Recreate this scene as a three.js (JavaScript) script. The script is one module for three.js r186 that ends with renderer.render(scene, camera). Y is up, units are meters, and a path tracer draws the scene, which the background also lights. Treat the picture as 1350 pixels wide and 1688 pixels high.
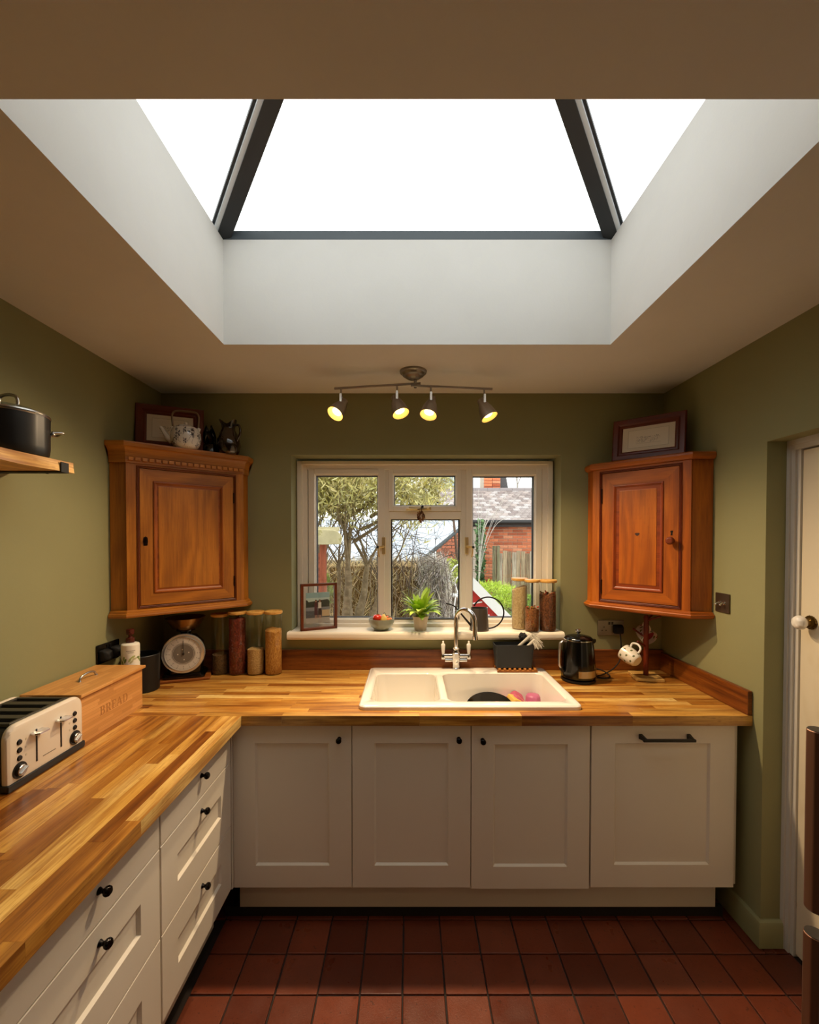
import * as THREE from 'three';
import { RoundedBoxGeometry } from 'three/addons/geometries/RoundedBoxGeometry.js';
import { mergeGeometries, toCreasedNormals } from 'three/addons/utils/BufferGeometryUtils.js';

// ---------------------------------------------------------------- camera, sky, exposure
// y is up; a distance d in front of the camera is z = -d; the floor is y = 0.
const scene = new THREE.Scene();
const camera = new THREE.PerspectiveCamera(2 * Math.atan(844 / 710) * 180 / Math.PI, 1350 / 1688, 0.02, 200);
camera.position.set(0, 1.63, 0);
camera.rotation.x = -1.0 * Math.PI / 180;
camera.setViewOffset(1350, 1688, 0, -59.4, 1350, 1688);
camera.updateProjectionMatrix();
scene.add(camera);

const SKY = 2.5, LAMP = new THREE.Color().setRGB(1.0, 0.73, 0.44);
scene.background = new THREE.Color().setRGB(0.97, 1.0, 0.99);
scene.backgroundIntensity = SKY;
const renderer = new THREE.WebGLRenderer({ antialias: true });
renderer.toneMapping = THREE.LinearToneMapping;
renderer.toneMappingExposure = 1.0;
renderer.shadowMap.enabled = true;
const SPOT_POWER = 4.4, DOWN_POWER = 0.55;

// ---------------------------------------------------------------- helpers
let seed = 7;
const rnd = () => { seed = (seed * 1664525 + 1013904223) >>> 0; return seed / 4294967296; };
const rr = (a, b) => a + (b - a) * rnd();
const PI = Math.PI, V3 = (x, y, z) => new THREE.Vector3(x, y, z), V2 = (x, y) => new THREE.Vector2(x, y);
const used = {};
function numbered(n) { const k = used[n] = (used[n] ?? -1) + 1; return k ? n + '_' + String(k).padStart(3, '0') : n; }
const parentNames = new Map();
function mesh(name, geo, mat, parent = null, pos) {
  const m = new THREE.Mesh(geo, mat);
  m.castShadow = m.receiveShadow = true;
  if (parent) {
    if (!parentNames.has(parent)) parentNames.set(parent, {});
    const k = parentNames.get(parent); k[name] = (k[name] ?? -1) + 1;
    m.name = k[name] ? name + '_' + String(k[name]).padStart(3, '0') : name; parent.add(m);
  }
  else { m.name = numbered(name); scene.add(m); }
  if (pos) m.position.set(...pos);
  return m;
}
function tag(o, label, category, group, kind) {
  if (label) o.userData.label = label;
  if (category) o.userData.category = category;
  if (group) o.userData.group = group;
  if (kind) o.userData.kind = kind;
  return o;
}
function thing(name, label, category, [x, y, d] = [0, 0, 0], turn = 0, group) {
  const g = new THREE.Group(); g.name = numbered(name); g.position.set(x, y, -d); g.rotation.y = turn; scene.add(g);
  return tag(g, label, category, group);
}
function dup(o, label, [x, y, d], turn = null) {
  const c = o.clone(); c.name = numbered(o.name.replace(/_\d{3}$/, '')); scene.add(c);
  c.position.set(x, y, -d); if (turn !== null) c.rotation.y = turn;
  if (label) c.userData = { ...o.userData, label }; return c;
}
function struct(name, geo, mat, parent) { const m = mesh(name, geo, mat, parent); if (!parent) m.userData.kind = 'structure'; return m; }
const T = (g, x = 0, y = 0, z = 0, rx = 0, ry = 0, rz = 0) => { const e = new THREE.Euler(rx, ry, rz); g.applyMatrix4(new THREE.Matrix4().makeRotationFromEuler(e).setPosition(x, y, z)); return g; };
function mg(list) {
  return mergeGeometries(list.map(g => {
    const n = g.index ? g.toNonIndexed() : g.clone();
    for (const k of Object.keys(n.attributes)) if (!['position', 'normal', 'uv'].includes(k)) n.deleteAttribute(k);
    if (!n.attributes.normal) n.computeVertexNormals();
    if (!n.attributes.uv) n.setAttribute('uv', new THREE.Float32BufferAttribute(new Float32Array(n.attributes.position.count * 2), 2));
    n.clearGroups(); return n;
  }));
}
// uv in metres by the way a face points; the grain of wood runs along `axis`
function uvm(g, axis = 0, ou = 0, ov = 0, su = 1, sv = 1) {
  const n = g.index ? g.toNonIndexed() : g; if (!n.attributes.normal) n.computeVertexNormals();
  const p = n.attributes.position, q = n.attributes.normal, uv = new Float32Array(p.count * 2);
  for (let i = 0; i < p.count; i++) {
    const a = [p.getX(i), p.getY(i), p.getZ(i)], m = [Math.abs(q.getX(i)), Math.abs(q.getY(i)), Math.abs(q.getZ(i))];
    const k = m[0] > m[1] && m[0] > m[2] ? 0 : m[1] > m[2] ? 1 : 2;
    let u, v;
    if (k === axis) { u = a[(axis + 1) % 3]; v = a[(axis + 2) % 3]; } else { u = a[axis]; v = a[3 - axis - k]; }
    uv[2 * i] = u * su + ou; uv[2 * i + 1] = v * sv + ov;
  }
  n.setAttribute('uv', new THREE.Float32BufferAttribute(uv, 2)); return n;
}
const box = (w, h, t, x = 0, y = 0, z = 0) => T(new THREE.BoxGeometry(w, h, t), x, y, z);
const rbox = (w, h, t, r = 0.003, x = 0, y = 0, z = 0, s = 1) => T(new RoundedBoxGeometry(w, h, t, s, Math.min(r, w / 2.01, h / 2.01, t / 2.01)), x, y, z);
const span = (x0, x1, y0, y1, d0, d1) => box(x1 - x0, y1 - y0, d1 - d0, (x0 + x1) / 2, (y0 + y1) / 2, -(d0 + d1) / 2);
const crease = (g, a = 0.7) => toCreasedNormals(g, a);
const lathe = (pts, seg = 40, a = 0.6) => crease(new THREE.LatheGeometry(pts.map(p => V2(p[0], p[1])), seg), a);
const vByHeight = g => { const p = g.attributes.position, u = g.attributes.uv; g.computeBoundingBox(); const a = g.boundingBox.min.y, b = g.boundingBox.max.y; for (let i = 0; i < p.count; i++) u.setY(i, (p.getY(i) - a) / (b - a)); return g; };
const cyl = (r0, r1, h, x = 0, y = 0, z = 0, rx = 0, rz = 0, seg = 20) => T(new THREE.CylinderGeometry(r1, r0, h, seg), x, y, z, rx, 0, rz);
const sph = (r, x = 0, y = 0, z = 0, sx = 1, sy = 1, sz = 1, a = 20, b = 14) => { const g = new THREE.SphereGeometry(r, a, b); g.scale(sx, sy, sz); return T(g, x, y, z); };
const tube = (pts, r, n = 40, m = 10, closed = false) => new THREE.TubeGeometry(new THREE.CatmullRomCurve3(pts.map(p => V3(...p)), closed), n, r, m, closed);
function rod(a, b, r0, r1 = r0, seg = 8) {   // a tapered rod from a to b
  const A = V3(...a), B = V3(...b), D = B.clone().sub(A), g = new THREE.CylinderGeometry(r1, r0, D.length(), seg);
  g.applyQuaternion(new THREE.Quaternion().setFromUnitVectors(V3(0, 1, 0), D.clone().normalize()));
  const c = A.add(B).multiplyScalar(0.5); g.translate(c.x, c.y, c.z); return g;
}
function extr(pts, depth, bevel = 0, holes = [], seg = 1, cs = 12) {
  const s = pts instanceof THREE.Shape ? pts : new THREE.Shape(pts.map(p => V2(...p)));
  for (const h of holes) s.holes.push(h instanceof THREE.Path ? h : new THREE.Path(h.map(p => V2(...p))));
  return new THREE.ExtrudeGeometry(s, { depth: depth - 2 * bevel, bevelEnabled: bevel > 0, bevelSize: bevel, bevelThickness: bevel, bevelOffset: -bevel, bevelSegments: seg, curveSegments: cs }).translate(0, 0, bevel);
}
function prism(pts, dir) {                  // a flat polygon given in space, thickened along dir
  const n = pts.length, P = pts.map(p => V3(...p)), Q = P.map(p => p.clone().add(V3(...dir))), out = [];
  const tri = (a, b, c) => out.push(...a.toArray(), ...b.toArray(), ...c.toArray());
  const nor = P[1].clone().sub(P[0]).cross(P[2].clone().sub(P[0]));
  const f = nor.dot(V3(...dir)) > 0;
  for (let i = 1; i < n - 1; i++) { f ? tri(P[0], P[i + 1], P[i]) : tri(P[0], P[i], P[i + 1]); f ? tri(Q[0], Q[i], Q[i + 1]) : tri(Q[0], Q[i + 1], Q[i]); }
  for (let i = 0; i < n; i++) { const j = (i + 1) % n; if (f) { tri(P[i], P[j], Q[j]); tri(P[i], Q[j], Q[i]); } else { tri(P[i], Q[j], P[j]); tri(P[i], Q[i], Q[j]); } }
  const g = new THREE.BufferGeometry(); g.setAttribute('position', new THREE.Float32BufferAttribute(out, 3)); g.computeVertexNormals();
  return uvm(g);
}
// loops of equal length joined by quads, in order
function loft(loops, capA = false, capB = false, closed = true, uvOf) {
  const out = [], uv = [], n = loops[0].length;
  const put = (p, u) => { out.push(...p); uv.push(...(u ?? [p[0], p[1]])); };
  for (let k = 0; k + 1 < loops.length; k++) for (let i = 0; i < (closed ? n : n - 1); i++) {
    const j = (i + 1) % n, a = loops[k][i], b = loops[k][j], c = loops[k + 1][j], d = loops[k + 1][i];
    const q = uvOf ? uvOf(i, [a, b, c, d], k) : null;
    put(a, q?.[0]); put(b, q?.[1]); put(c, q?.[2]); put(a, q?.[0]); put(c, q?.[2]); put(d, q?.[3]);
  }
  const cap = (l, flip) => { for (let i = 1; i < n - 1; i++) { const t = flip ? [l[0], l[i + 1], l[i]] : [l[0], l[i], l[i + 1]]; t.forEach(p => put(p)); } };
  if (capA) cap(loops[0], true); if (capB) cap(loops.at(-1), false);
  const g = new THREE.BufferGeometry();
  g.setAttribute('position', new THREE.Float32BufferAttribute(out, 3)); g.setAttribute('uv', new THREE.Float32BufferAttribute(uv, 2));
  g.computeVertexNormals(); return g;
}
const rect = (x0, y0, x1, y1, z) => [[x0, y0, z], [x1, y0, z], [x1, y1, z], [x0, y1, z]];
const inset = ([x0, y0, x1, y1], i) => [x0 + i, y0 + i, x1 - i, y1 - i];
// nested rectangles stepping in and out in z, grain running along each side
const rings = (list, cap = true, ou = 0) => loft(list.map(([r, z]) => rect(...r, z)), true, cap, true, (i, q) => q.map(p => i % 2 ? [p[1] + ou, p[0] + p[2] + ou * 3] : [p[0] + ou, p[1] + p[2] + ou * 5]));
function rloop(x0, y0, x1, y1, r, z, n = 5) {
  const out = [];
  for (const [cx, cy, a] of [[x1 - r, y0 + r, -PI / 2], [x1 - r, y1 - r, 0], [x0 + r, y1 - r, PI / 2], [x0 + r, y0 + r, PI]])
    for (let k = 0; k <= n; k++) { const t = a + k / n * PI / 2; out.push([cx + r * Math.cos(t), cy + r * Math.sin(t), z]); }
  return out;
}
// a moulding: profile [out, up] carried along a path in plan [x, z] with mitred corners; left of the path is inside
function moulding(path, prof, closed = false) {
  const n = path.length, loops = [];
  for (let i = 0; i < n; i++) {
    const dir = (a, b) => { const x = b[0] - a[0], y = b[1] - a[1], l = Math.hypot(x, y); return [x / l, y / l]; };
    const d0 = i > 0 || closed ? dir(path[(i - 1 + n) % n], path[i]) : dir(path[i], path[i + 1]);
    const d1 = i < n - 1 || closed ? dir(path[i], path[(i + 1) % n]) : d0;
    const n0 = [-d0[1], d0[0]], n1 = [-d1[1], d1[0]], k = 1 + n0[0] * n1[0] + n0[1] * n1[1];
    const m = [(n0[0] + n1[0]) / k, (n0[1] + n1[1]) / k];
    loops.push(prof.map(([o, u]) => [path[i][0] + m[0] * o, u, path[i][1] + m[1] * o]));
  }
  if (closed) loops.push(loops[0]);
  let s = 0; const at = [0]; for (let i = 1; i < loops.length; i++) at.push(s += Math.hypot(loops[i][0][0] - loops[i - 1][0][0], loops[i][0][2] - loops[i - 1][0][2]));
  const pl = [0]; for (let i = 1; i < prof.length + 1; i++) { const a = prof[i - 1], b = prof[i % prof.length]; pl.push(pl[i - 1] + Math.hypot(a[0] - b[0], a[1] - b[1])); }
  return loft(loops, !closed, !closed, true, (i, q, k) => [[at[k], pl[i]], [at[k], pl[i + 1]], [at[k + 1], pl[i + 1]], [at[k + 1], pl[i]]]);
}

// ---------------------------------------------------------------- textures
const hash = (x, y, s) => { let h = (x * 374761393 + y * 668265263 + s * 2246822519) | 0; h = Math.imul(h ^ (h >>> 13), 1274126177); h ^= h >>> 16; return (h >>> 0) / 4294967296; };
function pn(x, y, px, py, s) {               // value noise that repeats after px, py
  const xi = Math.floor(x), yi = Math.floor(y), fx = x - xi, fy = y - yi, w = t => t * t * (3 - 2 * t), m = (a, b) => ((a % b) + b) % b;
  const a = hash(m(xi, px), m(yi, py), s), b = hash(m(xi + 1, px), m(yi, py), s), c = hash(m(xi, px), m(yi + 1, py), s), d = hash(m(xi + 1, px), m(yi + 1, py), s);
  return a + (b - a) * w(fx) + (c - a) * w(fy) + (a - b - c + d) * w(fx) * w(fy);
}
function fb(u, v, fx, fy, s, o = 4) { let r = 0, a = 0.5, t = 0; for (let k = 0; k < o; k++) { r += a * pn(u * fx, v * fy, fx, fy, s + k); t += a; a *= 0.5; fx *= 2; fy *= 2; } return r / t; }
function tex(w, h, fn, srgb = true, rep = [1, 1]) {
  const d = new Uint8Array(w * h * 4);
  for (let j = 0; j < h; j++) for (let i = 0; i < w; i++) { const c = fn(i / w, j / h), k = 4 * (j * w + i); for (let n = 0; n < 3; n++) d[k + n] = Math.max(0, Math.min(255, Array.isArray(c) ? c[n] : c)); d[k + 3] = 255; }
  const t = new THREE.DataTexture(d, w, h, THREE.RGBAFormat); t.wrapS = t.wrapT = THREE.RepeatWrapping; t.magFilter = THREE.LinearFilter; t.minFilter = THREE.LinearMipmapLinearFilter; t.generateMipmaps = true;
  if (srgb) t.colorSpace = THREE.SRGBColorSpace; t.repeat.set(...rep); t.needsUpdate = true; return t;
}
const lerp = (a, b, t) => a.map((v, i) => v + (b[i] - v) * t), clamp = (t, a = 0, b = 1) => Math.max(a, Math.min(b, t));
const woodTex = (lo, mid, hi, s, rings = 5, pore = 0.5) => tex(768, 256, (u, v) => {
  const warp = fb(u, v, 2, 3, s, 3) * 2.2 + fb(u, v, 5, 6, s + 9, 2) * 0.25;
  const ring = 0.5 + 0.5 * Math.sin((v * rings + warp) * 2 * PI);
  const fine = fb(u, v, 10, 90, s + 20, 3), blotch = fb(u, v, 3, 4, s + 40, 3);
  let c = lerp(lerp(lo, mid, ring * 0.65 + fine * 0.35), hi, clamp(blotch * 1.3 - 0.35 + (fine - 0.5) * 0.7));
  const p = pn(u * 40, v * 128, 40, 128, s + 60); if (p > 0.72) c = lerp(c, lo, (p - 0.72) * 3.2 * pore);
  return c;
}, true, [1 / 0.9, 1 / 0.3]);
const mtl = (color, rough = 0.5, metal = 0, extra = {}) => new THREE.MeshPhysicalMaterial({ color: new THREE.Color(color), roughness: rough, metalness: metal, ...extra });
const grit = tex(256, 256, (u, v) => 90 + 120 * fb(u, v, 40, 40, 3, 3), false, [4, 4]);
const soft = tex(256, 256, (u, v) => { const n = fb(u, v, 4, 4, 5, 5); return [243 + 12 * n, 243 + 12 * n, 241 + 13 * n]; }, true, [1, 1]);

const oakTex = [woodTex([158, 104, 42], [218, 172, 86], [250, 222, 148], 11, 4), woodTex([126, 78, 30], [194, 142, 62], [228, 186, 102], 31, 7)];
const pineTex = woodTex([138, 80, 20], [178, 108, 28], [198, 128, 42], 51, 4, 0.4);
const pineTex2 = woodTex([142, 70, 16], [182, 94, 18], [200, 114, 30], 71, 5, 0.4);
const bambooTex = tex(512, 256, (u, v) => { const k = Math.floor(v * 16), t = hash(k, Math.floor(u * 3 + hash(k, 1, 5) * 3) % 3, 77), f = fb(u, v, 6, 120, 12, 2), e = (v * 16) % 1 < 0.06 ? 0.88 : 1; return lerp([186, 128, 66], [216, 160, 92], t * 0.6 + f * 0.4).map(c => c * e); }, true, [1 / 0.6, 1 / 0.32]);
const tones = ['#ffffff', '#e6d2b4', '#fff6e2', '#cbab80', '#f4e2c8', '#b8946a'];
const staveMats = []; for (const t of oakTex) for (const c of tones) staveMats.push(mtl(c, 0.34, 0, { map: t, clearcoat: 0.45, clearcoatRoughness: 0.2, bumpMap: grit, bumpScale: 0.00012 }));
const oakEdge = staveMats[1];
const darkOak = mtl('#a67850', 0.42, 0, { map: oakTex[1] });
const pineM = mtl('#ffffff', 0.38, 0, { map: pineTex, clearcoat: 0.2, clearcoatRoughness: 0.35 });
const pineDark = mtl('#a98460', 0.45, 0, { map: pineTex });
const pineM2 = mtl('#ffffff', 0.38, 0, { map: pineTex2, clearcoat: 0.2, clearcoatRoughness: 0.35 });
const pineDark2 = mtl('#a07450', 0.45, 0, { map: pineTex2 });
const bambooM = mtl('#ffffff', 0.42, 0, { map: bambooTex });
const wallM = mtl('#8f8c62', 0.75, 0, { map: soft, bumpMap: grit, bumpScale: 0.0003 });
const trimGreen = mtl('#8f8c62', 0.45);
const ceilM = mtl('#e3e1dc', 0.85, 0, { map: soft, bumpMap: grit, bumpScale: 0.0003 });
const shaftM = ceilM;
const creamM = mtl('#e4dccd', 0.42, 0, { bumpMap: grit, bumpScale: 0.00008 });
const plinthM = mtl('#d8cfbd', 0.5);
const upvcM = mtl('#efe6d6', 0.35);
const whiteGloss = mtl('#efeae0', 0.3);
const blackM = mtl('#0c0b0b', 0.35), blackGloss = mtl('#050505', 0.16), rubberM = mtl('#0d0d0d', 0.75);
const bronzeM = mtl('#2a1d16', 0.3, 0.85), chromeM = mtl('#dadada', 0.08, 1), steelM = mtl('#b9b6b0', 0.28, 1), nickelM = mtl('#8d857b', 0.35, 1), pewterM = mtl('#9c9184', 0.36, 0.75);
const anthraciteM = mtl('#23292d', 0.42, 0.1);
const paneM = new THREE.MeshPhysicalMaterial({ color: '#ffffff', roughness: 0, transmission: 1, thickness: 0, ior: 1.5 });
const jarGlass = new THREE.MeshPhysicalMaterial({ color: '#f4f6f2', roughness: 0.02, transmission: 1, thickness: 0, ior: 1.45 });
const ceramicM = mtl('#ebe5da', 0.12, 0, { clearcoat: 0.6, clearcoatRoughness: 0.05 });

// ---------------------------------------------------------------- the room
const XL = -1.375, XR = 1.41, BACK = 2.40, CEIL = 2.445, NEAR = -2.2, TOP = 2.876, W = 0.91, SILL = 1.126;
const OP = { x0: -0.772, x1: 0.836, d0: 0.81, d1: 1.806 };         // the roof opening

// floor of quarry tiles
const floorM = mtl('#2b211c', 0.9);
const floor = struct('floor', span(XL - 0.1, XR + 0.3, -0.1, -0.006, NEAR - 0.1, BACK + 0.1), floorM);
const clay = tex(512, 512, (u, v) => {
  const a = fb(u, v, 5, 5, 91, 4), b = fb(u, v, 60, 60, 95, 2);
  let c = lerp([98, 48, 31], [130, 67, 44], a * 0.75 + b * 0.3); if (b > 0.8) c = lerp(c, [64, 34, 26], 0.5); return c;
});
const clayRough = tex(256, 256, (u, v) => 90 + 90 * fb(u, v, 8, 8, 98, 4), false);
const tileMats = ['#ffffff', '#e2d6cf', '#f0e0d2', '#cdbdb5', '#fff0e2'].map(c => mtl(c, 0.62, 0, { map: clay, roughnessMap: clayRough, bumpMap: grit, bumpScale: 0.0006 }));
{
  const P = 0.1533, gap = 0.0055, vary = [];
  for (let k = 0; k < 6; k++) vary.push(uvm(rbox(P - gap, 0.012, P - gap, 0.0025), 0, rnd(), rnd(), 2, 2));
  for (let j = 0; j < 9; j++) for (let i = -6; i < 10; i++) {
    const x = -0.025 + (i + 0.5) * P, d = 1.822 + 0.002 - (j + 0.5) * P + 0.0;
    if (x < -0.80 + P / 2 - 0.12 || x > 1.56 || (x > XR - 0.01 && d > 1.70)) continue;
    const t = mesh('tile', vary[Math.floor(rnd() * 6)], tileMats[Math.floor(rnd() * 5)], floor, [x + rr(-0.0008, 0.0008), -0.006 + rr(-0.0006, 0.0006), -d + rr(-0.0008, 0.0008)]);
    t.rotation.y = Math.floor(rnd() * 4) * PI / 2 + rr(-0.004, 0.004);
  }
  // cut tiles along the side wall and in the corner of the doorway
  mesh('tile', uvm(rbox(0.050, 0.012, P - gap, 0.0025), 0, 0.3, 0.2, 2, 2), tileMats[1], floor, [1.3825, -0.006, -(1.824 - P / 2)]);
  mesh('tile', uvm(rbox(0.095, 0.012, 0.030, 0.0025), 0, 0.6, 0.1, 2, 2), tileMats[3], floor, [1.458, -0.006, -1.6885]);
  mesh('tile', uvm(rbox(0.050, 0.012, P - gap, 0.0025), 0, 0.8, 0.7, 2, 2), tileMats[2], floor, [1.3825, -0.006, -(1.824 + P / 2)]);
  // the strip of tiles that runs in under the kick boards
  for (let i = -6; i < 9; i++) mesh('tile', vary[(i + 6) % 6], tileMats[(i + 8) % 5], floor, [-0.025 + (i + 0.5) * P, -0.006, -(1.824 + P / 2)]);
}

// walls; the back wall has the window opening
const WX0 = -0.658, WX1 = 0.842, WY1 = 2.105, WD = 2.68;
const wallUV = g => uvm(g, 0);
struct('wall_back', wallUV(mg([span(XL - 0.2, WX0, -0.1, TOP, BACK, WD), span(WX1, XR + 0.4, -0.1, TOP, BACK, WD), span(WX0, WX1, -0.1, SILL - 0.042, BACK, WD), span(WX0, WX1, WY1, TOP, BACK, WD)])), wallM);
struct('wall_left', wallUV(span(XL - 0.2, XL, -0.1, TOP, NEAR, BACK)), wallM);
const DD0 = 0.86, DD1 = 1.705, DX = 1.50;                          // doorway in the right wall
struct('wall_right', wallUV(mg([span(XR, XR + 0.4, -0.1, TOP, DD1, BACK), span(XR, XR + 0.4, 2.02, TOP, DD0, DD1), span(XR, XR + 0.4, -0.1, TOP, NEAR, DD0), span(DX + 0.06, XR + 0.4, -0.1, 2.02, DD0, DD1)])), wallM);
struct('wall_front', wallUV(span(XL - 0.2, XR + 0.4, -0.1, TOP, NEAR - 0.2, NEAR)), wallM);

// ceiling with the roof opening, the shaft and the flat roof above
const ring4 = (y0, y1, X0, X1, D0, D1, o) => mg([span(X0, X1, y0, y1, D0, o.d0), span(X0, X1, y0, y1, o.d1, D1), span(X0, o.x0, y0, y1, o.d0, o.d1), span(o.x1, X1, y0, y1, o.d0, o.d1)]);
struct('ceiling', uvm(ring4(CEIL, CEIL + 0.06, XL - 0.1, XR + 0.15, NEAR - 0.1, BACK + 0.05, { x0: OP.x0 - 0.05, x1: OP.x1 + 0.05, d0: OP.d0 - 0.05, d1: OP.d1 + 0.05 }), 0), ceilM);
const shaft = tag(new THREE.Group(), null, null, null, 'structure'); shaft.name = 'ceiling_shaft'; scene.add(shaft);
for (const g of [span(OP.x0 - 0.05, OP.x0, CEIL, TOP, OP.d0 - 0.05, OP.d1 + 0.05), span(OP.x1, OP.x1 + 0.05, CEIL, TOP, OP.d0 - 0.05, OP.d1 + 0.05), span(OP.x0, OP.x1, CEIL, TOP, OP.d1, OP.d1 + 0.05), span(OP.x0, OP.x1, CEIL, TOP, OP.d0 - 0.05, OP.d0)])
  mesh('shaft_wall', uvm(g, 0), shaftM, shaft);
struct('trim_roof', ring4(TOP - 0.12, TOP + 0.03, XL - 0.3, XR + 0.5, NEAR - 0.3, BACK + 0.35, { x0: OP.x0 - 0.05, x1: OP.x1 + 0.05, d0: OP.d0 - 0.05, d1: OP.d1 + 0.05 }), mtl('#4a4d50', 0.9));

// ---------------------------------------------------------------- roof lantern (window_2)
{
  const L = tag(new THREE.Group(), null, null, null, 'structure'); L.name = 'window_2'; scene.add(L);
  const y0 = TOP, h = 0.036, e = 0.0;                               // eaves frame stands on the shaft
  mesh('eaves_frame', uvm(ring4(y0, y0 + h, OP.x0 - 0.06, OP.x1 + 0.06, OP.d0 - 0.06, OP.d1 + 0.06, { x0: OP.x0 - 0.045, x1: OP.x1 + 0.045, d0: OP.d0, d1: OP.d1 })), mtl('#50585d', 0.4, 0.1), L);
  const yb = y0 + h, dm = (OP.d0 + OP.d1) / 2, run = (OP.d1 - OP.d0) / 2, ix = 0.858 * run, yr = yb + 0.45 * run;
  const A = [OP.x0, yb, -OP.d1], B = [OP.x1, yb, -OP.d1], C = [OP.x1, yb, -OP.d0], D = [OP.x0, yb, -OP.d0], R0 = [OP.x0 + ix, yr, -dm], R1 = [OP.x1 - ix, yr, -dm];
  const out = (p, k) => p.map((v, i) => v + k[i]);
  // glass, thickened upwards; it overhangs the frame a little
  const ov = 0.05, up = [0, 0.012, 0];
  const A2 = out(A, [-ov, 0.004, -ov]), B2 = out(B, [ov, 0.004, -ov]), C2 = out(C, [ov, 0.004, ov]), D2 = out(D, [-ov, 0.004, ov]), r0 = out(R0, [0, 0.026, 0]), r1 = out(R1, [0, 0.026, 0]);
  for (const p of [[A2, B2, r1, r0], [C2, D2, r0, r1], [D2, A2, r0], [B2, C2, r1]]) mesh('pane', prism(p, up), paneM, L);
  // hips: a dark bar below the glass with a pale glazing bead along the side that faces the end pane
  const bar = (p, q, w, hh, mat, name, shift = 0, drop = 0) => {
    const P = V3(...p), Q = V3(...q), d = Q.clone().sub(P), s = V3(-d.z, 0, d.x).normalize().multiplyScalar(w / 2), c = s.clone().multiplyScalar(shift * 2 / w);
    const a = P.clone().add(c), b = Q.clone().add(c); a.y -= drop; b.y -= drop;
    const q4 = v => [v.clone().sub(s), v.clone().add(s), v.clone().add(s).add(V3(0, hh, 0)), v.clone().sub(s).add(V3(0, hh, 0))].map(t => t.toArray());
    return mesh(name, crease(loft([q4(a), q4(b)], true, true), 0.3), mat, L);
  };
  const bead = mtl('#e4eaec', 0.4);
  for (const [p, q, s] of [[A, R0, 1], [B, R1, -1], [C, R1, 1], [D, R0, -1]]) {
    bar(p, q, 0.052, 0.05, anthraciteM, 'hip_bar', 0, 0.035);
    bar(p, q, 0.016, 0.040, bead, 'glazing_bead', s * 0.034, 0.030);
    bar(p, q, 0.010, 0.012, anthraciteM, 'hip_cap', s * 0.047, 0.020);
  }
  bar(R0, R1, 0.06, 0.06, anthraciteM, 'ridge_bar', 0, 0.045);
}

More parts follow.
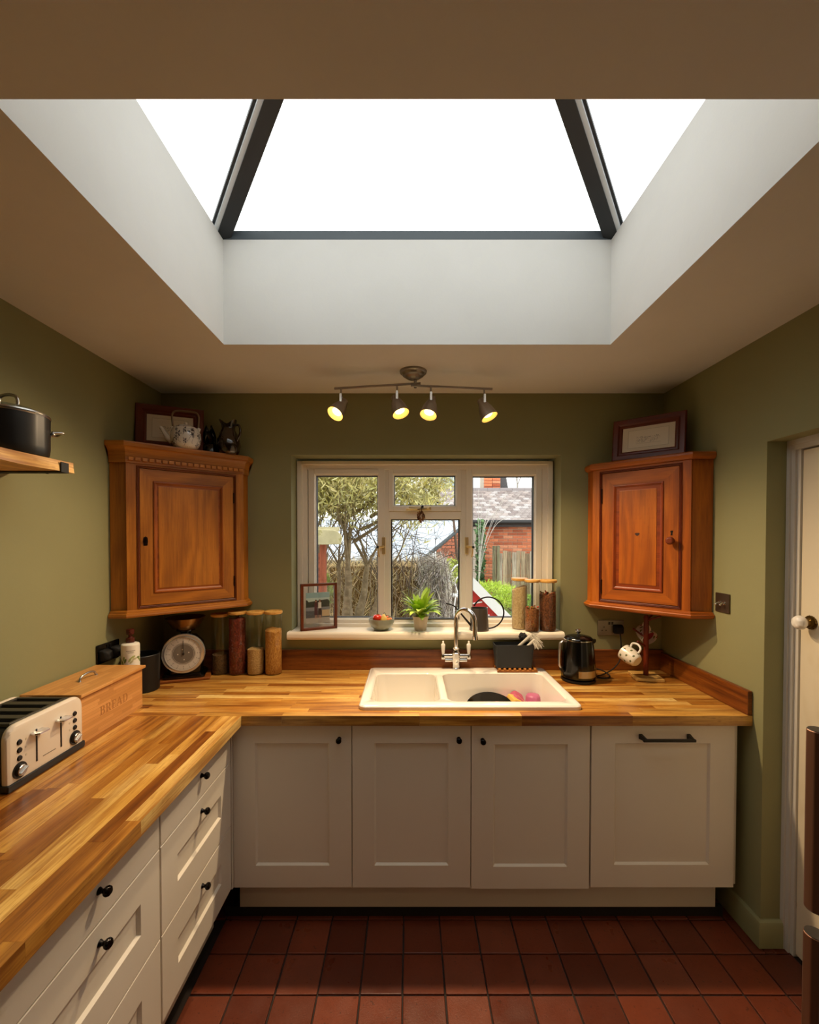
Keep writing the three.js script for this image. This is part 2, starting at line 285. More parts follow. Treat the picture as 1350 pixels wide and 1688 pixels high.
// ---------------------------------------------------------------- kitchen window (window_1)
const win = tag(new THREE.Group(), null, null, null, 'structure'); win.name = 'window_1'; scene.add(win);
{
  const FD = 2.535;                                                 // face of the frame
  const f = (x0, x1, y0, y1, a, b) => mg([rbox(x1 - x0, y1 - y0, b - a, 0.004, (x0 + x1) / 2, (y0 + y1) / 2, -(a + b) / 2)]);
  const X0 = -0.655, X1 = 0.834, Y0 = SILL - 0.01, Y1 = 2.092;
  const ringF = (x0, x1, y0, y1, wl, wr, wb, wt, a, b) => mg([f(x0, x0 + wl, y0, y1, a, b), f(x1 - wr, x1, y0, y1, a, b), f(x0 + wl - 0.002, x1 - wr + 0.002, y1 - wt, y1, a, b), f(x0 + wl - 0.002, x1 - wr + 0.002, y0, y0 + wb, a, b)]);
  mesh('frame', mg([
    ringF(X0, X1, Y0, Y1, 0.03, 0.03, 0.03, 0.022, FD - 0.028, FD + 0.07),
    ringF(X0 + 0.024, X1 - 0.024, Y0, Y1 - 0.018, 0.034, 0.034, 0.034, 0.030, FD - 0.012, FD + 0.07),
    f(-0.176, -0.118, Y0 + 0.03, Y1 - 0.03, FD, FD + 0.07), f(0.302, 0.364, Y0 + 0.03, Y1 - 0.03, FD, FD + 0.07), f(-0.12, 0.304, 1.755, 1.802, FD, FD + 0.07)]), upvcM, win);
  const gasket = mtl('#161616', 0.6);
  const sash = (name, x0, x1, y0, y1, m, face) => {                // x0..y1 is the sight of the glass
    const s = mesh(name, mg([ringF(x0 - m, x1 + m, y0 - m, y1 + m, m - 0.008, m - 0.008, m - 0.008, m - 0.008, FD - face, FD + 0.05), ringF(x0 - 0.012, x1 + 0.012, y0 - 0.012, y1 + 0.012, 0.010, 0.010, 0.010, 0.010, FD - face + 0.012, FD + 0.05)]), upvcM, win);
    mesh('gasket', ringF(x0 - 0.004, x1 + 0.004, y0 - 0.004, y1 + 0.004, 0.006, 0.006, 0.006, 0.006, FD + 0.012, FD + 0.045), gasket, s);
    mesh('pane', span(x0 - 0.003, x1 + 0.003, y0 - 0.003, y1 + 0.003, FD + 0.026, FD + 0.030), paneM, s);
    return s;
  };
  const sl = sash('casement', -0.548, -0.189, 1.175, 2.010, 0.044, 0.012);
  const sr = sash('casement', 0.374, 0.731, 1.175, 2.006, 0.044, 0.012);
  sash('top_light', -0.088, 0.268, 1.838, 2.010, 0.036, 0.010);
  sash('fixed_light', -0.104, 0.292, 1.166, 1.752, 0.020, -0.004);
  const brass = mtl('#e2c48c', 0.3, 0.6);
  const handle = (x, s) => {
    const g = mesh('casement_handle', mg([rbox(0.022, 0.10, 0.012, 0.004, x, 1.60, -FD + 0.016), rod([x, 1.595, -FD + 0.02], [x - s * 0.034, 1.59, -FD + 0.045], 0.007, 0.007, 12), tube([[x - s * 0.03, 1.59, -FD + 0.046], [x - s * 0.03, 1.565, -FD + 0.05], [x - s * 0.026, 1.535, -FD + 0.044]], 0.0055, 12, 8)]), brass, win);
    mesh('lock_button', sph(0.008, x - s * 0.034, 1.592, -FD + 0.05), blackM, g);
  };
  handle(-0.150, 1); handle(0.334, -1);
  const t = mesh('top_light_handle', mg([rbox(0.13, 0.022, 0.012, 0.004, 0.06, 1.818, -FD + 0.018), rod([-0.02, 1.812, -FD + 0.03], [0.115, 1.818, -FD + 0.03], 0.006, 0.006, 10)]), brass, win);
  mesh('lock_button', sph(0.008, 0.075, 1.826, -FD + 0.034), blackM, t);
}
// the window board with its rounded nose
{
  const p = [[2.36, 0], [2.352, 0.006], [2.349, 0.014], [2.349, 0.028], [2.352, 0.036], [2.36, 0.042]], s = new THREE.Shape();
  const a = [...p, [2.56, 0.042], [2.56, 0]]; a.forEach(([d, y], i) => i ? s.lineTo(d, y) : s.moveTo(d, y));
  const mk = (x0, x1, pts) => { const sh = new THREE.Shape(pts.map(q => V2(...q))); const g = new THREE.ExtrudeGeometry(sh, { depth: x1 - x0, bevelEnabled: false }); g.applyMatrix4(new THREE.Matrix4().set(0, 0, 1, x0, 0, 1, 0, SILL - 0.042, -1, 0, 0, 0, 0, 0, 0, 1)); return g; };
  struct('trim_1', mg([mk(-0.672, 0.850, [...p, [2.4, 0.042], [2.4, 0]]), mk(WX0, WX1, [[2.4, 0], [2.4, 0.042], [2.56, 0.042], [2.56, 0]])]), mtl('#efe4d0', 0.35));
}

// skirting beside the doorway and along the right wall
{
  const prof = [[0, 0.004], [0.018, 0.004], [0.018, 0.095], [0.014, 0.105], [0.006, 0.110], [0, 0.110]];
  struct('baseboard_right', crease(moulding([[XR, -BACK], [XR, -DD1], [DX - 0.012, -DD1]], prof), 0.5), trimGreen);
}
// door in its frame
{
  const fr = struct('trim_2', mg([
    span(DX - 0.012, DX + 0.06, 0, 2.02, DD1 - 0.014, DD1), span(DX - 0.004, DX + 0.06, 0, 2.0, DD1 - 0.03, DD1 - 0.012), span(DX + 0.004, DX + 0.06, 0, 2.0, DD1 - 0.045, DD1 - 0.028),
    span(DX - 0.012, DX + 0.06, 2.0, 2.02, DD0 + 0.03, DD1 - 0.014), span(DX - 0.004, DX + 0.06, 1.982, 2.0, DD0 + 0.03, DD1 - 0.03), span(DX - 0.012, DX + 0.06, 0, 2.02, DD0, DD0 + 0.03)]), mtl('#c9c4ba', 0.45));
  const door = tag(new THREE.Group(), null, null, null, 'structure'); door.name = 'door_1'; door.position.set(DX + 0.045, 0.012, -(DD1 - 0.047)); door.rotation.y = -PI / 2; scene.add(door);
  // local: x runs from the latch edge towards the hinges, y up, +z faces into the room
  const w = 0.768, h = 1.965, st = 0.112, doorM = mtl('#e6dcc6', 0.4, 0, { map: tex(512, 512, (u, v) => { const n = fb(u, v, 6, 6, 201, 4), s = fb(u, v, 30, 30, 210, 2); let c = [246, 242, 234]; if (n > 0.66) c = lerp(c, [228, 214, 190], clamp((n - 0.66) * 5)); if (s > 0.93) c = lerp(c, [214, 198, 164], 0.6); return c; }, true, [1, 0.5]) });
  const leaf = [], ph = [[0.22, 0.85], [1.03, 1.83]];
  const sh = new THREE.Shape([V2(0, 0), V2(w, 0), V2(w, h), V2(0, h)]);
  for (const [a, b] of ph) for (const [c, d] of [[st, w / 2 - 0.05], [w / 2 + 0.05, w - st]]) sh.holes.push(new THREE.Path([V2(c, a), V2(d, a), V2(d, b), V2(c, b)]));
  mesh('leaf', uvm(extr(sh, 0.036, 0.003)), doorM, door);
  for (const [a, b] of ph) for (const [c, d] of [[st, w / 2 - 0.05], [w / 2 + 0.05, w - st]])
    mesh('panel', rings([[[c - 0.001, a - 0.001, d + 0.001, b + 0.001], 0.008], [[c - 0.001, a - 0.001, d + 0.001, b + 0.001], 0.034], [[c + 0.012, a + 0.012, d - 0.012, b - 0.012], 0.018], [[c + 0.05, a + 0.05, d - 0.05, b - 0.05], 0.026]]), doorM, door);
  const KY = 1.31, kx = 0.045;
  const rosePts = []; for (let k = 0; k <= 72; k++) { const a = k / 72 * 2 * PI, r = 0.0245 + 0.0022 * Math.abs(Math.cos(a * 9)); rosePts.push([r * Math.cos(a), r * Math.sin(a)]); }
  const aged = mtl('#6b5226', 0.28, 1);
  const kn = mesh('door_knob', T(lathe([[0.0001, 0.064], [0.012, 0.0635], [0.021, 0.058], [0.0265, 0.047], [0.0265, 0.039], [0.021, 0.030], [0.013, 0.024], [0.011, 0.020]], 36, 1.2), 0, 0, 0, PI / 2), ceramicM, door, [kx, KY, 0.036]);
  mesh('rose', mg([extr(rosePts, 0.006, 0.0015), T(lathe([[0.019, 0.006], [0.016, 0.012], [0.0125, 0.014], [0.0115, 0.022], [0.0001, 0.023]], 30), 0, 0, 0, PI / 2)]), aged, kn);
}

// ---------------------------------------------------------------- base units
const knobGeo = mg([T(lathe([[0.0001, 0.030], [0.006, 0.0295], [0.0105, 0.026], [0.012, 0.021], [0.0105, 0.016], [0.006, 0.012], [0.005, 0.008], [0.008, 0.003], [0.009, 0]], 20, 1.2), 0, 0, 0, PI / 2)]);
const knobM = mtl('#120c0a', 0.22, 0.6);
// a framed front: origin at its lower corner, facing +z
function framedFront(name, w, h, [l, r, b, t], parent, pos) {
  const o = [0, 0, w, h], p = [l, b, w - r, h - t];
  const f = mesh(name, rings([[o, 0], [o, 0.0185], [inset(o, 0.0015), 0.020], [p, 0.020], [inset(p, 0.007), 0.0115]], false), creamM, parent, pos);
  mesh('panel', rings([[inset(p, 0.004), 0.003], [inset(p, 0.004), 0.0113]]), creamM, f);
  return f;
}
function slabFront(name, w, h, parent, pos) { const o = [0, 0, w, h]; return mesh(name, rings([[o, 0], [o, 0.0185], [inset(o, 0.0015), 0.020]]), creamM, parent, pos); }
const shell = (w, h, dp, top = 0.018) => mg([box(0.018, h, dp, 0.009, h / 2, -dp / 2), box(0.018, h, dp, w - 0.009, h / 2, -dp / 2), box(w - 0.036, 0.018, dp, w / 2, 0.009, -dp / 2), box(w - 0.036, h, 0.008, w / 2, h / 2, -dp + 0.004), box(w, top, 0.030, w / 2, h + (top > 0.02 ? top / 2 : -0.009), -0.016)]);
const UB = 0.178, UH = 0.69;                                       // underside and height of the fronts
const doors = [
  [-0.7345, 0, 'R', 'cream framed base cupboard in the inner corner, beside the drawers'],
  [-0.2385, 0, 'R', 'cream framed base cupboard under the small bowl of the sink'],
  [0.2575, -0.005, 'L', 'cream framed base cupboard under the large bowl, its door hanging slightly low']];
for (const [x, dy, side, label] of doors) {
  const u = thing('base_cupboard', label, 'cupboard', [x, UB, 1.796], 0, 'cream base cupboards along the sink wall');
  mesh('carcass', x < -0.5 ? shell(0.493, UH, 0.56) : shell(0.493, 0.52, 0.56, UH - 0.52), creamM, u);
  const d = framedFront('door', 0.493, UH, [0.092, 0.092, 0.094, 0.08], u, [0, dy, 0]);
  mesh('knob', knobGeo, knobM, d, [side === 'R' ? 0.493 - 0.050 : 0.046, UH - 0.062, 0.0195]);
}
{
  const u = thing('dishwasher', 'built-in dishwasher behind a cream framed door with a long black bar handle', 'dishwasher', [0.757, UB, 1.796]);
  mesh('casing', box(0.59, UH - 0.02, 0.55, 0.299, UH / 2, -0.277), mtl('#8f8d88', 0.5), u);
  const d = framedFront('door', 0.598, UH - 0.002, [0.097, 0.104, 0.096, 0.080], u, [0, 0.001, 0]);
  const bar = mesh('handle', mg([rbox(0.215, 0.012, 0.012, 0.003, 0, 0, 0.034), ...[-1, 1].map(s => T(loft([rloop(-0.008, -0.011, 0.008, 0.011, 0.003, 0, 2), rloop(-0.006 - s * 0.004, -0.006, 0.006 - s * 0.004, 0.006, 0.003, 0.036, 2)], true, true), s * 0.100, 0.002, 0.001))]), blackM, d, [0.303, UH - 0.055, 0.0195]);
  const e = thing('end_panel', 'narrow cream end panel closing the run beside the dishwasher', 'panel', [1.362, 0.175, 1.80]);
  mesh('board', box(0.018, 0.692, 0.56, 0.009, 0.346, -0.28), creamM, e);
}
// drawer units on the other side face +x
function drawerUnit(dNear, label) {
  const u = thing('drawer_unit', label, 'drawers', [-0.757, UB, dNear], PI / 2, 'cream three-drawer units under the long worktop');
  const w = 0.498; mesh('carcass', shell(w, UH, 0.56), creamM, u);
  const rows = [[0.012, 0.272], [0.2755, 0.5415], [0.545, 0.69]];
  rows.forEach(([a, b], i) => {
    const f = i < 2 ? framedFront('drawer', w - 0.003, b - a, [0.09, 0.09, 0.092, 0.086], u, [0.0015, a, 0]) : slabFront('drawer', w - 0.003, b - a, u, [0.0015, a, 0]);
    mesh('knob', knobGeo, knobM, f, [w / 2, i < 2 ? (b - a) - 0.048 : 0.075, 0.0195]);
  });
}
drawerUnit(1.2595, 'cream drawer unit nearest the corner cupboard, three black knobs');
drawerUnit(0.7575, 'cream drawer unit further forward, below the toaster end of the worktop');
{
  const u = thing('drawer_unit', 'cream drawer unit at the near end of the long worktop', 'drawers', [-0.757, UB, 0.2555], PI / 2);
  mesh('carcass', shell(0.498, UH, 0.56), creamM, u); slabFront('drawer', 0.495, 0.145, u, [0.0015, 0.545, 0]); framedFront('drawer', 0.495, 0.53, [0.09, 0.09, 0.092, 0.086], u, [0.0015, 0.012, 0]);
}
tag(mesh('corner_post', uvm(rbox(0.026, UH, 0.026, 0.002, -0.7490, UB + UH / 2, -1.7790)), creamM), 'narrow cream filler post between the drawers and the corner cupboard', 'post');
// kick boards
tag(mesh('kick_board', uvm(rbox(2.06, 0.128, 0.015, 0.002, 0.295, 0.106, -1.846)), plinthM), 'cream kick board along the floor under the sink cupboards', 'kick board');
tag(mesh('kick_board', uvm(rbox(0.015, 0.135, 2.0, 0.002, -0.815, 0.102, -0.75)), plinthM), 'shaded kick board recessed under the drawer units', 'kick board');
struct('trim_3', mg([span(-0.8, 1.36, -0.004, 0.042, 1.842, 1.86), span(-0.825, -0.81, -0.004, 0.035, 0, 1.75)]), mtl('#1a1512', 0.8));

// ---------------------------------------------------------------- worktops built from staves
const SINK = { x0: -0.185, x1: 0.705, d0: 1.84, d1: 2.345 };
function staves(parent, along, a0, a1, b0, b1, rows, hole, mean, mats) {
  const wr = (b1 - b0) / rows, th = 0.041;
  for (let r = 0; r < rows; r++) {
    const lo = b0 + r * wr, hi = lo + wr, cuts = [a0];
    let p = a0 + rr(0.1, mean); while (p < a1 - 0.12) { cuts.push(p); p += rr(mean * 0.55, mean * 1.5); } cuts.push(a1);
    for (let k = 0; k + 1 < cuts.length; k++) {
      let segs = [[cuts[k], cuts[k + 1], lo, hi]];
      if (hole) segs = segs.flatMap(([s, e, l, h]) => {
        if (h <= hole.d0 || l >= hole.d1 || e <= hole.x0 || s >= hole.x1) return [[s, e, l, h]];
        const o = []; if (s < hole.x0) o.push([s, hole.x0, l, h]); if (e > hole.x1) o.push([hole.x1, e, l, h]);
        const x0 = Math.max(s, hole.x0), x1 = Math.min(e, hole.x1);
        if (l < hole.d0 - 0.004) o.push([x0, x1, l, hole.d0]); if (h > hole.d1 + 0.004) o.push([x0, x1, hole.d1, h]);
        return o;
      });
      const mt = mats[Math.floor(rnd() * mats.length)], ou = rnd() * 3, ov = rnd() * 3;
      for (const [s, e, l, h] of segs) {
        const L = e - s - 0.0004, B = h - l - 0.0003, c = (s + e) / 2, m = (l + h) / 2, top = W + rr(-0.00012, 0.00012);
        const g = along === 'x' ? uvm(box(L, th, B, c, top - th / 2, -m), 0, ou, ov) : uvm(box(B, th, L, m, top - th / 2, -c), 2, ou, ov);
        mesh('stave', g, mt, parent);
      }
    }
  }
}
const topBack = thing('worktop', 'oiled oak stave worktop with the sink set into it, along the window wall', 'worktop', [0, 0, 0]);
staves(topBack, 'x', XL + 0.002, 1.408, 1.755, 2.398, 16, SINK, 0.5, [0, 1, 4, 6, 7, 8, 9, 10, 6, 10].map(i => staveMats[i]));
const topLeft = thing('worktop', 'bright oak stave worktop running forward under the toaster and bread box', 'worktop', [0, 0, 0]);
staves(topLeft, 'z', 0.05, 1.7545, XL + 0.002, -0.69, 17, null, 0.48, staveMats);
// upstands
const upst = (g, axis, label) => tag(mesh('upstand', uvm(g, axis, 0.3, 0.1), darkOak), label, 'upstand');
upst(rbox(2.781, 0.112, 0.019, 0.002, 0.017, W + 0.0565, -2.3885), 0, 'dark oak upstand along the wall behind the sink');
upst(rbox(0.019, 0.100, 0.620, 0.002, 1.399, W + 0.0505, -2.068), 2, 'dark oak upstand against the side wall by the light switch');

// ---------------------------------------------------------------- sink
{
  const s = thing('sink', 'white ceramic inset sink with one small and one large bowl', 'sink', [0.26, W, 2.093]);
  // local plan: x, and y away from the camera; turned to lie flat
  const X0 = -0.478, X1 = 0.478, Y0 = -0.280, Y1 = 0.279, R = 0.03;
  const bowls = [[-0.432, -0.125, -0.222, 0.172], [-0.088, 0.435, -0.222, 0.178]];
  const flat = g => T(g, 0, 0, 0, -PI / 2);
  const sh = new THREE.Shape(rloop(X0, Y0, X1, Y1, R, 0, 6).map(p => V2(p[0], p[1])));
  for (const [a, b, c, d] of bowls) sh.holes.push(new THREE.Path(rloop(a, c, b, d, 0.045, 0, 6).map(p => V2(p[0], p[1]))));
  const plate = new THREE.ExtrudeGeometry(sh, { depth: 0.010, bevelEnabled: true, bevelSize: 0.008, bevelThickness: 0.008, bevelOffset: -0.008, bevelSegments: 4, curveSegments: 6 });
  mesh('rim', crease(flat(plate), 0.9), ceramicM, s, [0, 0.0005, 0]);
  for (const [a, b, c, d] of bowls) {
    const L = [[0, 0.012, 0.045], [0.001, 0, 0.045], [0.006, -0.08, 0.05], [0.012, -0.15, 0.055], [0.020, -0.175, 0.06], [0.034, -0.188, 0.06], [0.06, -0.192, 0.05], [0.12, -0.194, 0.02]].map(([i, z, r]) => rloop(a + i, c + i, b - i, d - i, r, z, 6));
    const O = L.map(l => l.map(p => [p[0] * 1, p[1], p[2]]));
    const bo = mesh('bowl', crease(flat(loft(O, false, true)), 1.0), ceramicM, s);
    mesh('waste', T(lathe([[0.0001, 0.001], [0.02, 0.001], [0.022, 0.004], [0.040, 0.004], [0.043, 0.0]], 28), (a + b) / 2, -0.194, -(c + d) / 2), chromeM, bo);
  }
}
// things left in the large bowl
{
  const pan = thing('frying_pan', 'black frying pan lying in the large sink bowl', 'pan', [0.405, 0.748, 2.125]);
  mesh('dish', lathe([[0.0001, 0.004], [0.085, 0.004], [0.105, 0.012], [0.128, 0.048], [0.131, 0.048], [0.112, 0.006], [0.09, 0.0], [0.0001, 0.0]], 40), blackGloss, pan);
  pan.rotation.set(0.40, 0, 0);
  const h = mesh('handle', crease(T(loft([rloop(-0.012, -0.006, 0.012, 0.006, 0.005, 0, 3), rloop(-0.010, -0.006, 0.010, 0.006, 0.005, 0.07, 3)], true, true), 0, 0.045, 0.126, -0.1), 0.8), blackM, pan);
  const cl = tag(mesh('dishcloth', crease((() => { const g = new THREE.PlaneGeometry(0.16, 0.12, 24, 18); const p = g.attributes.position; for (let i = 0; i < p.count; i++) { const x = p.getX(i), y = p.getY(i); p.setZ(i, 0.018 + 0.016 * Math.sin(x * 60 + y * 30) * Math.cos(y * 50) + 0.03 * Math.exp(-((x - 0.01) ** 2 + y * y) * 300)); } g.computeVertexNormals(); const b = g.clone(); b.translate(0, 0, -0.003); return T(mg([g, b]), 0, 0, 0, -PI / 2); })(), 2), mtl('#b0566c', 0.9)), 'crumpled pink cloth beside the black pan in the sink', 'cloth');
  cl.position.set(0.525, 0.776, -2.205); cl.rotation.set(0.35, 0.3, 0);
  const sp = tag(mesh('wash_sponge', mg([uvm(rbox(0.085, 0.022, 0.055, 0.005, 0, 0.011, 0, 2))]), mtl('#d9b25a', 0.95, 0, { bumpMap: grit, bumpScale: 0.001 })), 'yellow sponge leaning between the pan and the cloth', 'sponge');
  sp.position.set(0.540, 0.806, -2.195); sp.rotation.set(0.4, 0.5, -0.55);
  const bw = thing('beaker', 'pink plastic beaker upturned in the far corner of the sink', 'beaker', [0.636, W - 0.1915, 2.205]);
  mesh('body', lathe([[0.042, 0], [0.040, 0.06], [0.036, 0.108], [0.03, 0.118], [0.0001, 0.120]], 32, 1), mtl('#b35f84', 0.4), bw);
}
// ---------------------------------------------------------------- tap
{
  const t = thing('mixer_tap', 'chrome swan-neck mixer tap with two white ceramic levers', 'tap', [0.254, W + 0.0185, 2.345]);
  mesh('body', mg([lathe([[0.027, 0], [0.027, 0.006], [0.021, 0.010], [0.019, 0.03], [0.021, 0.034], [0.021, 0.052], [0.023, 0.055], [0.023, 0.088], [0.019, 0.093], [0.0165, 0.105], [0.0185, 0.109], [0.0185, 0.116], [0.012, 0.122], [0.0001, 0.122]], 32), cyl(0.013, 0.013, 0.13, 0, 0.072, 0, 0, PI / 2), cyl(0.011, 0.011, 0.12, 0, 0.048, 0, 0, PI / 2)]), chromeM, t);
  const R = 0.062, pts = [[0, 0.115, 0], [0, 0.17, 0], [0, 0.235, 0], [0, 0.262, 0.002]];
  for (let k = 1; k <= 9; k++) { const a = PI - k / 9 * PI * 1.02; pts.push([0.72 * (R + R * Math.cos(a)), 0.265 + R * Math.sin(a) * 1.05, 0.69 * (R + R * Math.cos(a))]); }
  pts.push([0.090, 0.215, 0.088], [0.091, 0.196, 0.090]);
  mesh('spout', mg([tube(pts, 0.0125, 90, 18), rod([0.091, 0.197, 0.090], [0.0915, 0.180, 0.0905], 0.0150, 0.0140, 18)]), chromeM, t);
  for (const s of [-1, 1]) {
    const l = mesh('lever', T(lathe([[0.014, 0], [0.015, 0.012], [0.012, 0.022], [0.0095, 0.026], [0.0001, 0.027]], 20), s * 0.070, 0.055, 0), chromeM, t);
    mesh('grip', T(lathe([[0.0075, 0.026], [0.0085, 0.032], [0.0125, 0.072], [0.0115, 0.080], [0.006, 0.084], [0.0045, 0.088], [0.0055, 0.093], [0.003, 0.098], [0.0001, 0.099]], 20, 0.9), s * 0.070, 0.055, 0), ceramicM, l);
  }
}

const pineMid = mtl('#d2b088', 0.42, 0, { map: pineTex }), pineMid2 = mtl('#cba47c', 0.42, 0, { map: pineTex2 });
// ---------------------------------------------------------------- corner cupboards on the wall
function cornerCupboard(o) {
  const [ax, ad] = o.A, [bx, bd] = o.B, len = Math.hypot(bx - ax, bd - ad), turn = Math.atan2(bd - ad, bx - ax);
  const u = thing('corner_cupboard', o.label, 'cupboard', [(ax + bx) / 2, o.y0, (ad + bd) / 2], turn);
  const toL = (x, d) => { const X = x - (ax + bx) / 2, Z = -(d - (ad + bd) / 2), c = Math.cos(turn), s = Math.sin(turn); return [X * c - Z * s, X * s + Z * c]; };
  const A = toL(ax, ad), B = toL(bx, bd), WA = toL(...o.WA), WB = toL(...o.WB), C = toL(...o.C), H = o.h, t = 0.021;
  const plan = (pts, y0, y1) => T(extr(pts.map(p => [p[0], -p[1]]), y1 - y0), 0, y0, 0, -PI / 2);
  mesh('carcass', uvm(plan([WA, [A[0], A[1] - t], [B[0], B[1] - t], WB, C], 0, H), 1), o.side, u);
  const x0 = A[0], x1 = B[0], pl = o.post, dx0 = x0 + pl, dx1 = x1 - pl, dy0 = o.rail[0], dy1 = H - o.rail[1];
  const post = (a, b, n) => mesh('pilaster', uvm(T(extr(n < 0 ? [[a, 0.021], [a + 0.0, 0], [b, 0], [b, 0.021]] : [[a, 0.021], [a, 0], [b, 0], [b, 0.021]], H), 0, 0, 0, -PI / 2), 1, rnd(), rnd()), o.mat, u);
  post(x0, dx0, -1); post(dx1, x1, 1);
  mesh('rail', uvm(box(dx1 - dx0, dy0, 0.020, (dx0 + dx1) / 2, dy0 / 2, -0.011), 0, 0.2, 0.1), o.mat, u);
  mesh('rail', uvm(box(dx1 - dx0, o.rail[1], 0.020, (dx0 + dx1) / 2, H - o.rail[1] / 2, -0.011), 0, 0.5, 0.15), o.mat, u);
  // bead round the door opening
  const e = 0.011, r0 = [dx0, dy0, dx1, dy1];
  mesh('bead', rings([[r0, -0.014], [r0, 0.002], [inset(r0, 0.003), 0.004], [inset(r0, 0.005), 0.002], [inset(r0, 0.005), -0.003], [inset(r0, 0.0065), -0.003], [inset(r0, 0.0065), 0.002], [inset(r0, 0.0085), 0.003], [inset(r0, e), 0.001], [inset(r0, e), -0.014]], false), o.dark, u);
  // framed door with a raised panel
  const q = inset(r0, e + 0.0025), st = o.stile, p = [q[0] + st[0], q[1] + st[2], q[2] - st[1], q[3] - st[3]];
  const door = mesh('door', rings([[q, -0.018], [q, -0.002], [inset(q, 0.001), -0.001], [p, -0.001]], false, 0.37), o.mat, u);
  mesh('panel_moulding', rings([[inset(p, -0.001), -0.004], [inset(p, -0.001), -0.001], [inset(p, 0.0015), 0.0035], [inset(p, 0.006), 0.004], [inset(p, 0.010), 0.000], [inset(p, 0.014), -0.002], [inset(p, 0.018), -0.012]], false), o.mould, door);
  const f = inset(p, 0.0165);
  mesh('panel', mg([rings([[f, -0.0118], [inset(f, o.bevel), -0.0045]], false, 0.6), uvm(loft([rect(...inset(f, o.bevel), -0.0045), rect(...inset(f, o.bevel), -0.0025), rect(...inset(f, o.bevel + 0.0015), -0.0022)], false, true), 1, 0.13, 0.41)]), o.mat, door);
  // mouldings: the path runs so that its left is the room
  const path = [WA, A, B, WB];
  const crown = crease(moulding(path, o.crown.map(([a, b]) => [a, H + b])), 0.4), foot = crease(moulding(path, o.foot), 0.4);
  mesh('cornice', crown, o.mat, u); mesh('base_moulding', foot, o.mat, u);
  mesh('top_board', uvm(plan([WA, A, B, WB, C], H + o.crown.at(-1)[1] - 0.010, H + o.crown.at(-1)[1] - 0.001), 0), o.side, u);
  mesh('bottom_board', uvm(plan([WA, A, B, WB, C], -0.018, 0.0), 0), o.side, u);
  o.extra(u, door, { x0, x1, H, q, len, A, B, WA, WB });
  return u;
}
cornerCupboard({
  label: 'larger pine corner cupboard with dentil cornice, above the scales and storage jars', y0: 1.295, h: 0.705, turn: 0,
  A: [-1.297, 1.975], B: [-0.898, 2.335], WA: [XL + 0.003, 1.975], WB: [-0.898, BACK - 0.003], C: [XL + 0.003, BACK - 0.003],
  mat: pineM, side: pineM, dark: pineDark, mould: pineMid, post: 0.040, rail: [0.016, 0.020], stile: [0.055, 0.055, 0.055, 0.055], bevel: 0.006,
  crown: [[0, -0.012], [0.006, -0.012], [0.006, 0.016], [0.008, 0.018], [0.010, 0.034], [0.016, 0.048], [0.026, 0.058], [0.030, 0.060], [0.032, 0.075], [0.030, 0.082], [0, 0.082]],
  foot: [[0, -0.020], [0.020, -0.020], [0.022, -0.012], [0.019, -0.004], [0.012, 0.001], [0.012, 0.006], [0.005, 0.011], [0, 0.013]],
  extra(u, door, k) {
    const n = 19, g = rbox(0.0205, 0.015, 0.010, 0.0015); uvm(g, 0);
    for (let i = 0; i < n; i++) mesh('dentil', g, pineM, u, [k.x0 + 0.004 + (i + 0.5) / n * (k.len - 0.008), k.H + 0.006, 0.010]);
    const es = mesh('escutcheon', mg([T(extr([[-0.008, -0.020], [0.008, -0.020], [0.010, 0], [0.008, 0.018], [0, 0.023], [-0.008, 0.018], [-0.010, 0]], 0.0025, 0.0006), 0, 0, 0), T(lathe([[0.0001, 0.010], [0.005, 0.009], [0.006, 0.004], [0.004, 0]], 14), 0, 0.004, 0.002, PI / 2)]), bronzeM, door, [k.q[0] + 0.022, k.H * 0.47, -0.001]);
    for (const y of [0.12, 0.56]) mesh('hinge', mg([cyl(0.0035, 0.0035, 0.055, 0, 0, 0)]), bronzeM, door, [k.q[2] + 0.001, y, 0.002]);
  }
});
